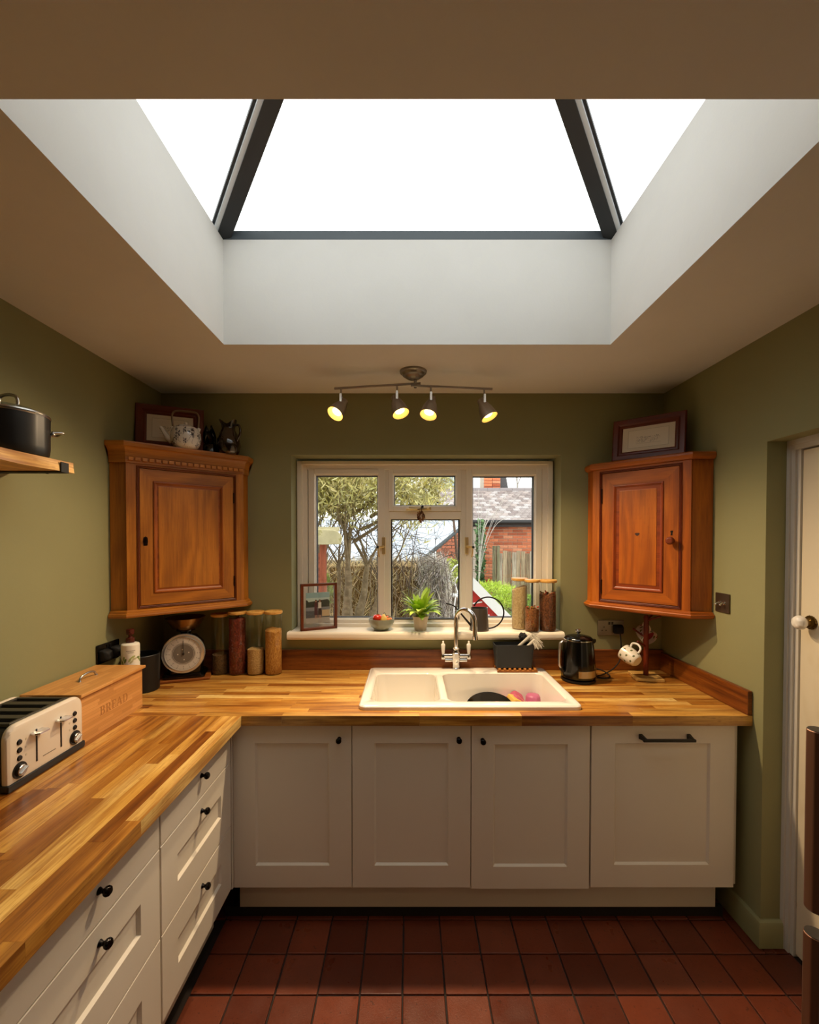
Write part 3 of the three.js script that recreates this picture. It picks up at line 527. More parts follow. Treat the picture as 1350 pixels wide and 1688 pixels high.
cornerCupboard({
  label: 'smaller pine corner cupboard with a turned knob, above the kettle and mug tree', y0: 1.285, h: 0.725,
  A: [0.992, 2.335], B: [1.306, 2.0], WA: [0.992, BACK - 0.003], WB: [XR - 0.003, 2.0], C: [XR - 0.003, BACK - 0.003],
  mat: pineM2, side: pineM2, dark: pineDark2, mould: pineMid2, post: 0.036, rail: [0.020, 0.014], stile: [0.058, 0.066, 0.058, 0.066], bevel: 0.014,
  crown: [[0, -0.004], [0.010, -0.002], [0.018, 0.006], [0.021, 0.016], [0.018, 0.026], [0.010, 0.032], [0, 0.033]],
  foot: [[0, -0.020], [0.006, -0.020], [0.016, -0.013], [0.021, -0.002], [0.018, 0.002], [0.012, 0.003], [0.012, 0.007], [0.005, 0.012], [0, 0.014]],
  extra(u, door, k) {
    const kn = mesh('knob', uvm(T(lathe([[0.0001, 0.040], [0.010, 0.039], [0.0175, 0.033], [0.019, 0.026], [0.0155, 0.019], [0.009, 0.015], [0.008, 0.008], [0.013, 0.004], [0.014, 0]], 28, 1), 0, 0, 0, PI / 2)), pineDark2, door, [k.q[2] - 0.030, k.H * 0.475, -0.001]);
    mesh('keyhole', extr([[-0.004, -0.010], [0.004, -0.010], [0.003, 0.002], [0.006, 0.006], [0.004, 0.012], [-0.004, 0.012], [-0.006, 0.006], [-0.003, 0.002]], 0.0012), blackM, door, [k.q[2] - 0.030, k.H * 0.475 + 0.036, -0.001]);
    mesh('wood_knot', T(extr(Array.from({ length: 18 }, (_, i) => { const a = i / 18 * 2 * PI, r = 0.0095 * (1 + 0.15 * Math.sin(a * 3)); return [r * 1.15 * Math.cos(a), r * 0.8 * Math.sin(a)]; }), 0.0006), 0, 0, 0), mtl('#3a1a0b', 0.6), door, [(k.q[0] + k.q[2]) / 2 - 0.004, k.H * 0.52, -0.00205]);
    for (const y of [0.10, 0.58]) mesh('hinge', mg([cyl(0.0035, 0.0035, 0.065, 0, 0, 0), sph(0.0045, 0, 0.035, 0), sph(0.0045, 0, -0.035, 0)]), bronzeM, door, [k.q[0] - 0.001, y, 0.002]);
  }
});

// ---------------------------------------------------------------- pictures and pots on top of the cupboards
function canvasTex(w, h, draw) { const c = document.createElement('canvas'); c.width = w; c.height = h; draw(c.getContext('2d'), w, h); const t = new THREE.CanvasTexture(c); t.colorSpace = THREE.SRGBColorSpace; return t; }
const sketchTex = canvasTex(512, 340, (c, w, h) => {
  c.fillStyle = '#d9cdb6'; c.fillRect(0, 0, w, h); c.strokeStyle = '#8b7c62'; c.lineWidth = 2; c.strokeRect(62, 50, w - 124, h - 100);
  c.fillStyle = '#e2d7c2'; c.fillRect(64, 52, w - 128, h - 104);
  let s = 5; const r = () => (s = (s * 16807) % 2147483647) / 2147483647;
  for (let i = 0; i < 150; i++) { const x = 150 + r() * 210, y = 145 + r() * 80; c.strokeStyle = `rgba(70,66,58,${0.25 + r() * 0.4})`; c.lineWidth = 1 + r() * 2; c.beginPath(); c.moveTo(x, y); c.quadraticCurveTo(x + r() * 22 - 11, y + r() * 22 - 16, x + r() * 34 - 17, y + r() * 18 - 9); c.stroke(); }
  c.strokeStyle = 'rgba(80,74,64,.5)'; c.beginPath(); c.moveTo(140, 236); c.lineTo(380, 238); c.stroke();
});
const mahogany = mtl('#8a5238', 0.35, 0, { map: pineTex2 });
function pictureFrame(w, h, border, label, pos, turn, tilt, art) {
  const f = thing('picture_frame', label, 'picture', pos, 0); f.rotation.order = 'YXZ'; f.rotation.set(-tilt, turn, 0);
  const prof = [[0, 0], [0, 0.014], [-0.006, 0.019], [-border * 0.55, 0.017], [-border * 0.7, 0.011], [-border * 0.85, 0.012], [-border, 0.008], [-border, 0]];
  // mitred frame lying in the plan, then stood up
  const g = moulding([[-w / 2, h / 2], [w / 2, h / 2], [w / 2, -h / 2], [-w / 2, -h / 2]], prof, true);
  mesh('frame', T(crease(g, 0.4), 0, h / 2, 0, PI / 2), mahogany, f);
  const a = box(w - border * 2 + 0.004, h - border * 2 + 0.004, 0.004, 0, h / 2, 0.005);
  mesh('print', a, art, f);
  mesh('backing', box(w - 0.012, h - 0.012, 0.003, 0, h / 2, 0.0018), mtl('#5b4026', 0.8), f);
  return f;
}
const sketchM = mtl('#ffffff', 0.55, 0, { map: sketchTex });
pictureFrame(0.335, 0.225, 0.048, 'dark wood picture frame with a small sketch, leaning on the smaller corner cupboard', [1.213, 2.0445, 2.205], -0.70, 0.16, sketchM);
pictureFrame(0.31, 0.240, 0.050, 'dark wood picture frame half hidden behind the white teapot', [-1.225, 2.0835, 2.215], 0.42, 0.16, sketchM);
{
  const floral = canvasTex(1024, 512, (c, w, h) => {
    c.fillStyle = '#dcd8d0'; c.fillRect(0, 0, w, h); let s = 11; const r = () => (s = (s * 16807) % 2147483647) / 2147483647;
    for (let i = 0; i < 46; i++) { const x = r() * w, y = 120 + r() * 300, R = 14 + r() * 30; c.strokeStyle = c.fillStyle = `rgba(30,32,48,${0.55 + r() * 0.4})`; c.lineWidth = 3;
      for (let k = 0; k < 6; k++) { const a = k / 6 * 2 * PI; c.beginPath(); c.ellipse(x + Math.cos(a) * R * 0.6, y + Math.sin(a) * R * 0.6, R * 0.42, R * 0.2, a, 0, 2 * PI); k % 2 ? c.fill() : c.stroke(); }
      c.beginPath(); c.moveTo(x, y); c.bezierCurveTo(x + 20, y + 40, x - 30, y + 60, x + r() * 60 - 30, y + 90); c.stroke(); }
    for (let i = 0; i < 40; i++) { const x = i / 40 * w; c.strokeStyle = 'rgba(60,60,70,.5)'; c.lineWidth = 2; c.beginPath(); c.moveTo(x, h); c.quadraticCurveTo(x + 10, h - 60, x + 4, h - 100); c.stroke(); }
  });
  const t = thing('teapot', 'white teapot with dark floral print and hooped handle, on the larger corner cupboard', 'teapot', [-1.112, 2.0815, 2.150], 0.3);
  const body = new THREE.LatheGeometry([[0.0001, 0.002], [0.040, 0], [0.056, 0.010], [0.066, 0.030], [0.070, 0.055], [0.068, 0.080], [0.060, 0.100], [0.054, 0.106], [0.046, 0.110], [0.030, 0.114], [0.0001, 0.116]].map(p => V2(...p)), 48);
  mesh('body', body, mtl('#ffffff', 0.2, 0, { map: floral, clearcoat: 0.5 }), t);
  mesh('spout', crease(loft([[-0.055, 0.035, 0.020], [-0.078, 0.052, 0.015], [-0.094, 0.078, 0.011], [-0.106, 0.098, 0.009], [-0.112, 0.103, 0.008]].map(([x, y, r], i) => Array.from({ length: 16 }, (_, k) => { const a = k / 16 * 2 * PI, tl = -0.75 + i * 0.03; return [x + Math.cos(a) * r * Math.cos(tl + PI / 2 - 0.1), y - Math.cos(a) * r * Math.sin(tl), Math.sin(a) * r]; })), true, true), 1), ceramicM, t);
  mesh('handle', tube([[-0.056, 0.100, 0], [-0.058, 0.125, 0], [-0.060, 0.165, 0], [-0.050, 0.184, 0], [0, 0.190, 0], [0.050, 0.184, 0], [0.060, 0.165, 0], [0.058, 0.125, 0], [0.056, 0.100, 0]], 0.0045, 60, 10), mtl('#7f6a55', 0.35, 0.5), t);
  for (const s of [-1, 1]) mesh('lug', tube([[s * 0.050, 0.100, 0], [s * 0.062, 0.108, 0], [s * 0.058, 0.092, 0]], 0.006, 14, 8), ceramicM, t);
  const lid = mesh('lid', lathe([[0.0001, 0.124], [0.012, 0.122], [0.034, 0.117], [0.040, 0.112]], 36, 1), ceramicM, t);
  mesh('knob', sph(0.008, 0, 0.129, 0), ceramicM, lid);
}
{
  const glaze = mtl('#1b0a06', 0.12, 0, { clearcoat: 1, clearcoatRoughness: 0.06 });
  const j = thing('jug', 'dark brown glazed jug with a wavy rim, on the larger corner cupboard', 'jug', [-0.955, 2.0815, 2.285], -0.4);
  const g = new THREE.LatheGeometry([[0.0001, 0], [0.042, 0], [0.052, 0.018], [0.058, 0.050], [0.055, 0.080], [0.042, 0.112], [0.032, 0.132], [0.034, 0.150], [0.042, 0.170], [0.039, 0.170], [0.030, 0.148], [0.0001, 0.13]].map(p => V2(...p)), 48);
  const p = g.attributes.position; for (let i = 0; i < p.count; i++) { const y = p.getY(i), a = Math.atan2(p.getZ(i), p.getX(i)), k = clamp((y - 0.12) / 0.05), m = 1 + 0.05 * Math.sin(a * 9 + y * 60) * (1 - k) + 0.16 * k * Math.cos(3 * a); p.setX(i, p.getX(i) * m); p.setZ(i, p.getZ(i) * m); p.setY(i, y + 0.012 * k * Math.cos(3 * a)); }
  g.computeVertexNormals(); mesh('body', g, glaze, j);
  mesh('handle', tube([[0.036, 0.150, 0], [0.070, 0.150, 0], [0.080, 0.110, 0], [0.056, 0.070, 0]], 0.006, 30, 10), glaze, j);
  const o = thing('ornament', 'small black leafy ornament beside the brown jug', 'ornament', [-1.055, 2.0815, 2.295], 0.2);
  const leaf = (a, b, r, h) => { const n = 8, L = []; for (let i = 0; i <= n; i++) { const t = i / n, w = r * Math.sin(PI * Math.min(1, t * 0.95 + 0.05)) + 0.001; L.push([[-w, t * h, 0.006 * Math.sin(t * 3)], [0, t * h, 0.005 + 0.006 * Math.sin(t * 3)], [w, t * h, 0.006 * Math.sin(t * 3)], [0, t * h, -0.004 + 0.006 * Math.sin(t * 3)]]); } return T(crease(loft(L, true, true), 0.6), 0, 0, 0, b, a, 0); };
  mesh('base', lathe([[0.0001, 0], [0.040, 0], [0.043, 0.012], [0.036, 0.050], [0.024, 0.070], [0.0001, 0.074]], 24, 1), blackGloss, o);
  for (let i = 0; i < 9; i++) mesh('leaf', T(leaf(i * 0.9, 0.35 + 0.12 * (i % 3), 0.020, 0.085 + 0.012 * (i % 4)), 0.012 * Math.cos(i * 2.1), 0.035, 0.012 * Math.sin(i * 2.1)), blackGloss, o);
}

// ---------------------------------------------------------------- ceiling spotlights
const bulbM = new THREE.MeshStandardMaterial({ color: '#fff2cc', emissive: new THREE.Color().setRGB(1, 0.78, 0.36), emissiveIntensity: 5 });
const lampInside = mtl('#f2d08a', 0.5);
{
  const L = thing('spotlight_bar', 'ceiling spotlight bar of dark pewter with four lit bell-shaped heads', 'spotlights', [0.018, CEIL, 2.09]);
  mesh('canopy', lathe([[0.0001, -0.040], [0.020, -0.040], [0.032, -0.034], [0.040, -0.026], [0.050, -0.022], [0.056, -0.012], [0.064, -0.008], [0.066, 0], [0.0001, 0]], 40, 0.3), pewterM, L);
  mesh('stem', cyl(0.007, 0.007, 0.05, 0.01, -0.055, 0), pewterM, L);
  const b1 = mesh('arm', rod([-0.385, -0.072, -0.03], [0.035, -0.062, 0.012], 0.0058, 0.0058, 14), pewterM, L);
  const b2 = mesh('arm', rod([-0.012, -0.072, 0.012], [0.385, -0.078, -0.02], 0.0058, 0.0058, 14), pewterM, L);
  // heads: where it hangs, where it points
  const heads = [[-0.352, -0.071, -0.027, [-0.42, -0.80, 0.55]], [-0.078, -0.0655, -0.001, [0.30, -0.86, 0.30]], [0.085, -0.0735, 0.004, [-0.22, -0.90, 0.36]], [0.345, -0.077, -0.017, [0.38, -0.85, 0.22]]];
  const shadeOut = [[0.010, 0.056], [0.0165, 0.054], [0.0185, 0.042], [0.0180, 0.036], [0.0260, 0.020], [0.0345, -0.006], [0.0395, -0.036], [0.0415, -0.050], [0.0402, -0.050]];
  const shadeIn = [[0.0402, -0.0498], [0.0378, -0.036], [0.0325, -0.006], [0.024, 0.018], [0.016, 0.032], [0.0001, 0.033]];
  heads.forEach(([x, y, z, dir], i) => {
    const D = V3(...dir).normalize(), q = new THREE.Quaternion().setFromUnitVectors(V3(0, -1, 0), D);
    const h = new THREE.Group(); h.name = i ? 'head_' + String(i).padStart(3, '0') : 'head'; h.position.set(x, y, z); L.add(h);
    mesh('drop_rod', cyl(0.0045, 0.0045, 0.034, 0, -0.020, 0, 0, 0, 12), pewterM, h);
    mesh('yoke', mg([rbox(0.011, 0.062, 0.003, 0.001, 0.0, -0.062, 0.020), rbox(0.011, 0.062, 0.003, 0.001, 0, -0.062, -0.020), rbox(0.011, 0.003, 0.042, 0.001, 0, -0.033, 0), T(cyl(0.0045, 0.0045, 0.05), 0, -0.088, 0, PI / 2)]), mtl('#d9d4cc', 0.2, 1), h);
    const c = V3(0, -0.088, 0).addScaledVector(D, 0.012);
    const place = g => { g.applyQuaternion(q); g.translate(c.x, c.y, c.z); return g; };
    mesh('shade', place(lathe(shadeOut, 32, 0.7)), pewterM, h);
    mesh('reflector', place(lathe(shadeIn, 32, 0.7)), lampInside, h);
    mesh('bulb', place(lathe([[0.0001, -0.040], [0.016, -0.039], [0.023, -0.034], [0.0235, -0.030], [0.014, 0.0], [0.012, 0.024]], 24, 0.9)), bulbM, h);
    const s = new THREE.SpotLight(LAMP, SPOT_POWER, 0, 55 * PI / 180, 0.75, 2); s.name = 'spot_lamp';
    const p = V3(0.018 + x, CEIL + y, -2.09 + z).add(c).addScaledVector(D, 0.052);
    s.position.copy(p); s.target.position.copy(p.clone().add(D)); s.castShadow = true; s.shadow.radius = 1.1; scene.add(s, s.target);
  });
}
// recessed downlights in the ceiling behind the camera
{
  const glow = new THREE.MeshStandardMaterial({ color: '#fff', emissive: LAMP, emissiveIntensity: 8 });
  const spots = [[-0.45, -1.3, 'recessed ceiling downlight behind the camera, nearer the drawer side'], [0.75, -1.3, 'recessed ceiling downlight behind the camera, nearer the door side'], [-0.45, -0.1, 'recessed ceiling downlight just behind the camera on the drawer side'], [0.75, -0.1, 'recessed ceiling downlight just behind the camera on the door side']];
  for (const [x, d, label] of spots) {
    const t = thing('downlight', label, 'ceiling light', [x, CEIL, d], 0);
    mesh('trim_ring', lathe([[0.032, -0.001], [0.034, -0.005], [0.042, -0.004], [0.044, 0.0]], 32), whiteGloss, t);
    mesh('diffuser', cyl(0.032, 0.032, 0.003, 0, -0.0018, 0, 0, 0, 32), glow, t);
    const s = new THREE.SpotLight(LAMP, DOWN_POWER, 0, 68 * PI / 180, 0.8, 2); s.name = 'downlight_lamp'; s.position.set(x, CEIL - 0.008, -d); s.target.position.set(x, 0, -d); s.castShadow = true; s.shadow.radius = 1.6; scene.add(s, s.target);
  }
}

// ---------------------------------------------------------------- on the long worktop: toaster, bread box
{
  const t = thing('toaster', 'cream four-slot toaster with black ends and two control dials', 'toaster', [-1.140, W, 1.352], PI / 2);
  const w = 0.285, h = 0.187, dp = 0.222, c = mtl('#e6d9c6', 0.28, 0, { clearcoat: 0.4 }), bl = mtl('#1a1a18', 0.5);
  const arch = (x, y0, y1, r) => { const s = new THREE.Shape(); s.moveTo(-x, y0 + 0.008); s.quadraticCurveTo(-x, y0, -x + 0.008, y0); s.lineTo(x - 0.008, y0); s.quadraticCurveTo(x, y0, x, y0 + 0.008); s.lineTo(x, y1 - r); s.quadraticCurveTo(x, y1, x - r, y1); s.lineTo(-x + r, y1); s.quadraticCurveTo(-x, y1, -x, y1 - r); return s; };
  mesh('base', T(extr(arch(w / 2 + 0.003, 0, 0.022, 0.004), dp + 0.004, 0.003, [], 2), 0, 0, -dp), blackM, t);
  for (const z of [-0.022, -dp]) mesh('cover', crease(T(extr(arch(w / 2 - 0.001, 0.016, h, 0.046), 0.022, 0.008, [], 4), 0, 0, z), 0.9), c, t);
  // black body between the cream covers, with four slots through its top
  const body = mesh('body', crease(T(extr(arch(w / 2 - 0.006, 0.018, h - 0.012, 0.040), dp - 0.040, 0.001), 0, 0, -dp + 0.020), 0.6), bl, t);
  const topSh = new THREE.Shape([V2(-0.108, 0.024), V2(0.108, 0.024), V2(0.108, dp - 0.024), V2(-0.108, dp - 0.024)]);
  for (let i = 0; i < 4; i++) { const x = -0.082 + i * 0.0547; topSh.holes.push(new THREE.Path([V2(x - 0.0135, 0.036), V2(x + 0.0135, 0.036), V2(x + 0.0135, dp - 0.036), V2(x - 0.0135, dp - 0.036)])); }
  mesh('top_plate', T(extr(topSh, 0.012, 0.002), 0, h - 0.0125, 0, -PI / 2), mtl('#3a3834', 0.35, 0.4), t);
  for (let i = 0; i < 4; i++) { const x = -0.082 + i * 0.0547; mesh('slot', mg([box(0.026, 0.0005, dp - 0.073, x, h - 0.0118, -dp / 2), ...[-1, 1].map(s => rod([x + s * 0.008, h - 0.006, -0.04], [x + s * 0.008, h - 0.006, -dp + 0.04], 0.0008, 0.0008, 6))]), rubberM, t); }
  for (const x of [-0.046, 0.046]) {
    mesh('lever_slot', rbox(0.005, 0.100, 0.003, 0.001, x, 0.095, 0.0004), blackM, t);
    mesh('lever', crease(T(loft([rloop(-0.022, -0.004, 0.022, 0.004, 0.003, 0, 3), rloop(-0.025, -0.003, 0.025, 0.003, 0.003, 0.016, 3), rloop(-0.018, -0.002, 0.018, 0.002, 0.002, 0.026, 3)], true, true), x, 0.137, 0.001), 0.8), chromeM, t);
  }
  for (const s of [-1, 1]) {
    const x = s * 0.104;
    const k = mesh('dial', T(lathe([[0.0001, 0.010], [0.0165, 0.009], [0.018, 0.006], [0.018, 0.003], [0.023, 0.0025], [0.0235, 0]], 32, 0.5), x, 0.049, 0.0, PI / 2), blackM, t);
    mesh('dial_face', mg([T(lathe([[0.0001, 0.011], [0.014, 0.0105], [0.0155, 0.009]], 28), x, 0.049, 0.0005, PI / 2), T(rbox(0.028, 0.006, 0.008, 0.002), x, 0.049, 0.013, 0, 0, 0.5)]), steelM, k);
    for (let i = 0; i < 3; i++) { const b = mesh('button', T(lathe([[0.0001, 0.004], [0.0065, 0.0036], [0.0075, 0.002], [0.0085, 0]], 20, 0.7), x, 0.084 + i * 0.0235, 0, PI / 2), blackM, t); mesh('indicator', box(0.005, 0.006, 0.0006, x - s * 0.022, 0.084 + i * 0.0235, 0.0004), mtl('#cbbfa8', 0.5), t); }
  }
  mesh('wordmark', box(0.048, 0.0025, 0.0006, 0, 0.050, 0.0004), mtl('#8d8474', 0.4, 0.5), t);
}
{
  const w = 0.352, h = 0.168, dp = 0.205;
  const b = thing('bread_box', 'bamboo bread box with an overhanging lid and a small arched metal handle', 'bread box', [-1.158, W, 1.679], PI / 2);
  const letters = canvasTex(704, 336, (c, W2, H2) => {
    let s = 3; const r = () => (s = (s * 16807) % 2147483647) / 2147483647;
    for (let k = 0; k < 14; k++) for (let x = 0; x < W2;) { const l = 120 + r() * 260, t = r(); c.fillStyle = `rgb(${190 + t * 28 | 0},${132 + t * 26 | 0},${70 + t * 22 | 0})`; c.fillRect(x, k * 24, l, 24); c.fillStyle = 'rgba(150,96,44,.5)'; c.fillRect(x, k * 24, l, 1.5); x += l; }
    for (let i = 0; i < 500; i++) { c.strokeStyle = `rgba(140,88,38,${r() * 0.18})`; c.lineWidth = 1; const x = r() * W2, y = r() * H2; c.beginPath(); c.moveTo(x, y); c.lineTo(x + 60 + r() * 160, y); c.stroke(); }
    c.fillStyle = 'rgba(136,84,36,.55)'; c.font = 'bold 92px serif'; c.textAlign = 'center'; c.fillText('BREAD', W2 * 0.5, H2 * 0.62);
  });
  const front = mtl('#ffffff', 0.45, 0, { map: letters });
  const th = 0.011;
  mesh('side', uvm(mg([rbox(th, h, dp, 0.001, -w / 2 + th / 2, h / 2, -dp / 2), rbox(th, h, dp, 0.001, w / 2 - th / 2, h / 2, -dp / 2), rbox(w - 2 * th, h, th, 0.001, 0, h / 2, -dp + th / 2), rbox(w - 2 * th, th, dp - 2 * th, 0.001, 0, th / 2, -dp / 2)]), 0), bambooM, b);
  mesh('front_board', box(w - 0.0005, h, th, 0, h / 2, -th / 2 + 0.0005), front, b);
  const lid = mesh('lid', uvm(rbox(w + 0.016, 0.012, dp + 0.012, 0.002, 0, h + 0.0062, -dp / 2 + 0.006), 0), bambooM, b);
  mesh('handle', tube([[-0.044, h + 0.012, -dp / 2], [-0.036, h + 0.026, -dp / 2], [0, h + 0.034, -dp / 2], [0.036, h + 0.026, -dp / 2], [0.044, h + 0.012, -dp / 2]], 0.004, 40, 10), steelM, lid);
  mesh('handle_foot', mg([-1, 1].map(s => cyl(0.0065, 0.005, 0.004, s * 0.044, h + 0.014, -dp / 2))), steelM, lid);
}
// ---------------------------------------------------------------- corner under the larger cupboard
{
  const leafy = canvasTex(512, 512, (c, w, h) => { c.fillStyle = '#e9e4d6'; c.fillRect(0, 0, w, h); c.fillStyle = '#7f7a6c'; c.fillRect(175, 62, 80, 5); c.fillRect(185, 74, 60, 3); c.fillRect(190, 82, 50, 3); for (let i = 0; i < 26; i++) { const x = (i * 83) % 512, y = 118 + (i * 47) % 60; c.fillStyle = ['#8a9a4c', '#a9b46a', '#6d8040', '#b9b488'][i % 4]; c.beginPath(); c.ellipse(x, y, 22, 9, i, 0, 7); c.fill(); } });
  const s = thing('soap_bottle', 'white lotion bottle with green leaf print and a brown pump', 'bottle', [-1.272, W, 1.955], -2.04);
  mesh('body', vByHeight(new THREE.LatheGeometry([[0.0001, 0], [0.034, 0], [0.037, 0.004], [0.037, 0.246], [0.034, 0.252], [0.015, 0.256], [0.0001, 0.256]].map(p => V2(...p)), 36)), mtl('#ffffff', 0.35, 0, { map: leafy }), s);
  const wood = mtl('#6b3a22', 0.45, 0, { map: pineTex2 });
  const p = mesh('pump', mg([lathe([[0.015, 0.254], [0.017, 0.258], [0.017, 0.276], [0.010, 0.280], [0.0075, 0.283], [0.0075, 0.292], [0.015, 0.294], [0.016, 0.316], [0.0001, 0.318]], 24), rod([0, 0.304, 0], [0.018, 0.300, -0.030], 0.0055, 0.0045, 12)]), wood, s);
  const bin = thing('utensil_tub', 'plain black open tub tucked behind the bread box', 'tub', [-1.288, W, 2.068]);
  mesh('body', lathe([[0.0001, 0], [0.068, 0], [0.072, 0.004], [0.074, 0.172], [0.0715, 0.175], [0.069, 0.172], [0.067, 0.01], [0.0001, 0.01]], 40), mtl('#060606', 0.5), bin);
}
{
  const bd = tag(mesh('serving_board', uvm(rbox(0.235, 0.014, 0.17, 0.004, 0, 0.007, 0, 2), 0), mtl('#b98a5a', 0.5, 0, { map: oakTex[1] })), 'small wooden board under the black kitchen scales', 'board');
  bd.position.set(-1.173, W, -2.256); bd.rotation.y = 0.36;
  const s = thing('kitchen_scales', 'black kitchen scales with a round silver dial and a brass weighing pan', 'scales', [-1.176, W + 0.0142, 2.256], 0.30);
  mesh('foot', crease(T(loft([rloop(-0.098, -0.075, 0.098, 0.075, 0.02, 0, 4), rloop(-0.100, -0.077, 0.100, 0.077, 0.02, 0.010, 4), rloop(-0.088, -0.064, 0.088, 0.064, 0.02, 0.022, 4)], true, true), 0, 0, 0, -PI / 2), 0.5), blackGloss, s);
  mesh('body', crease(T(loft([rloop(-0.080, -0.055, 0.080, 0.055, 0.02, 0.020, 4), rloop(-0.085, -0.052, 0.085, 0.052, 0.02, 0.08, 4), rloop(-0.082, -0.050, 0.082, 0.050, 0.02, 0.17, 4), rloop(-0.050, -0.040, 0.050, 0.040, 0.02, 0.208, 4)], false, true), 0, 0, 0, -PI / 2), 0.6), blackGloss, s);
  const face = canvasTex(512, 512, (c) => {
    c.fillStyle = '#d8d5cc'; c.fillRect(0, 0, 512, 512); c.translate(256, 256); c.fillStyle = '#74726c'; c.beginPath(); c.arc(0, 0, 158, 0, 7); c.fill(); c.strokeStyle = '#e6e3da'; c.lineWidth = 6; c.beginPath(); c.arc(0, 0, 152, 0, 7); c.stroke(); c.lineWidth = 3; c.beginPath(); c.arc(0, 0, 136, 0, 7); c.stroke();
    c.strokeStyle = '#2c2a28'; for (let i = 0; i < 80; i++) { const a = i / 80 * 2 * PI, l = i % 5 ? 12 : 26; c.lineWidth = i % 5 ? 2 : 4; c.beginPath(); c.moveTo(Math.cos(a) * 226, Math.sin(a) * 226); c.lineTo(Math.cos(a) * (226 - l), Math.sin(a) * (226 - l)); c.stroke(); }
    c.fillStyle = '#2c2a28'; c.font = '22px sans-serif'; c.textAlign = 'center'; c.textBaseline = 'middle'; for (let i = 0; i < 16; i++) { const a = i / 16 * 2 * PI - PI / 2; c.fillText(String(i === 0 ? 0 : i), Math.cos(a) * 182, Math.sin(a) * 182); }
    c.fillStyle = '#dcd9d0'; for (const [x, y] of [[-70, 6], [70, -14], [-8, -60], [10, 84]]) { c.beginPath(); c.arc(x, y, 9, 0, 7); c.fill(); }
  });
  const d = mesh('dial', mg([T(lathe([[0.086, 0.012], [0.090, 0.010], [0.099, 0.011], [0.101, 0.006], [0.101, -0.010]], 48), 0, 0, 0, PI / 2)]), mtl('#d6d6d4', 0.22, 0.7), s, [0, 0.127, 0.060]);
  mesh('dial_face', new THREE.CircleGeometry(0.0925, 48), mtl('#ffffff', 0.3, 0, { map: face, clearcoat: 0.8 }), d, [0, 0, 0.0075]);
  mesh('pointer', mg([box(0.003, 0.075, 0.001, 0, 0.030, 0.011), cyl(0.006, 0.006, 0.003, 0, 0, 0.011, PI / 2)]), mtl('#2a2a2a', 0.4), d);
  mesh('pan_support', mg([cyl(0.02, 0.03, 0.03, 0, 0.222, 0), cyl(0.045, 0.045, 0.005, 0, 0.238, 0)]), blackGloss, s);
  mesh('pan', lathe([[0.0001, 0.244], [0.040, 0.242], [0.060, 0.252], [0.078, 0.282], [0.093, 0.304], [0.096, 0.304], [0.081, 0.279], [0.062, 0.248], [0.040, 0.238], [0.0001, 0.238]], 48, 0.8), mtl('#8d6a3c', 0.25, 0.9), s);
}
// storage jars: glass, wooden lid, filling
const lidWood = mtl('#fff4e4', 0.45, 0, { map: oakTex[0] });
const grain = (a, b, s) => tex(256, 256, (u, v) => { const n = pn(u * 64, v * 64, 64, 64, s), m = pn(u * 128, v * 128, 128, 128, s + 1); return lerp(a, b, clamp(n * 0.7 + m * 0.4)); }, true, [1, 1]);
const bumpy = tex(256, 256, (u, v) => 255 * pn(u * 64, v * 64, 64, 64, 400) * (0.5 + 0.5 * pn(u * 128, v * 128, 128, 128, 401)), false);
function jar(label, pos, r, h, fill, mat, tilt = 0, group) {
  const j = thing('storage_jar', label, 'jar', pos, rnd() * 6, group);
  const n = mesh('filling', (() => { const g = new THREE.LatheGeometry([V2(0.0001, 0.004), V2(r - 0.006, 0.004), V2(r - 0.0034, 0.008), ...[0.25, 0.5, 0.75].map(t => V2(r - 0.0034, 0.008 + (fill - 0.012) * t)), V2(r - 0.0034, fill), V2(r * 0.6, fill + 0.004), V2(0.0001, fill + 0.005)], 40); const p = g.attributes.position; for (let i = 0; i < p.count; i++) if (p.getY(i) > fill - 0.001) p.setY(i, p.getY(i) + p.getX(i) * tilt + 0.003 * Math.sin(p.getZ(i) * 90)); return crease(g, 0.7); })(), mat, j);
  mesh('glass', lathe([[0.0001, 0.001], [r - 0.004, 0.001], [r - 0.001, 0.004], [r, 0.010], [r, h - 0.03], [r - 0.003, h - 0.018], [r - 0.003, h - 0.012]], 48), jarGlass, j);
  mesh('lid', lathe([[0.0001, h - 0.016], [r - 0.005, h - 0.016], [r - 0.005, h - 0.013], [r + 0.0015, h - 0.013], [r + 0.0025, h - 0.010], [r + 0.0025, h - 0.003], [r + 0.001, h], [0.0001, h]], 40), lidWood, j);
  return j;
}
const fillM = (t, rough = 0.9) => mtl('#ffffff', rough, 0, { map: t, bumpMap: bumpy, bumpScale: 0.002 });
const lent = fillM(grain([58, 40, 24], [118, 88, 52], 301)), pasta = fillM(grain([70, 20, 12], [150, 62, 40], 305)), couscous = fillM(grain([168, 128, 76], [214, 178, 120], 309)), corn = fillM(grain([160, 100, 36], [222, 166, 82], 313));
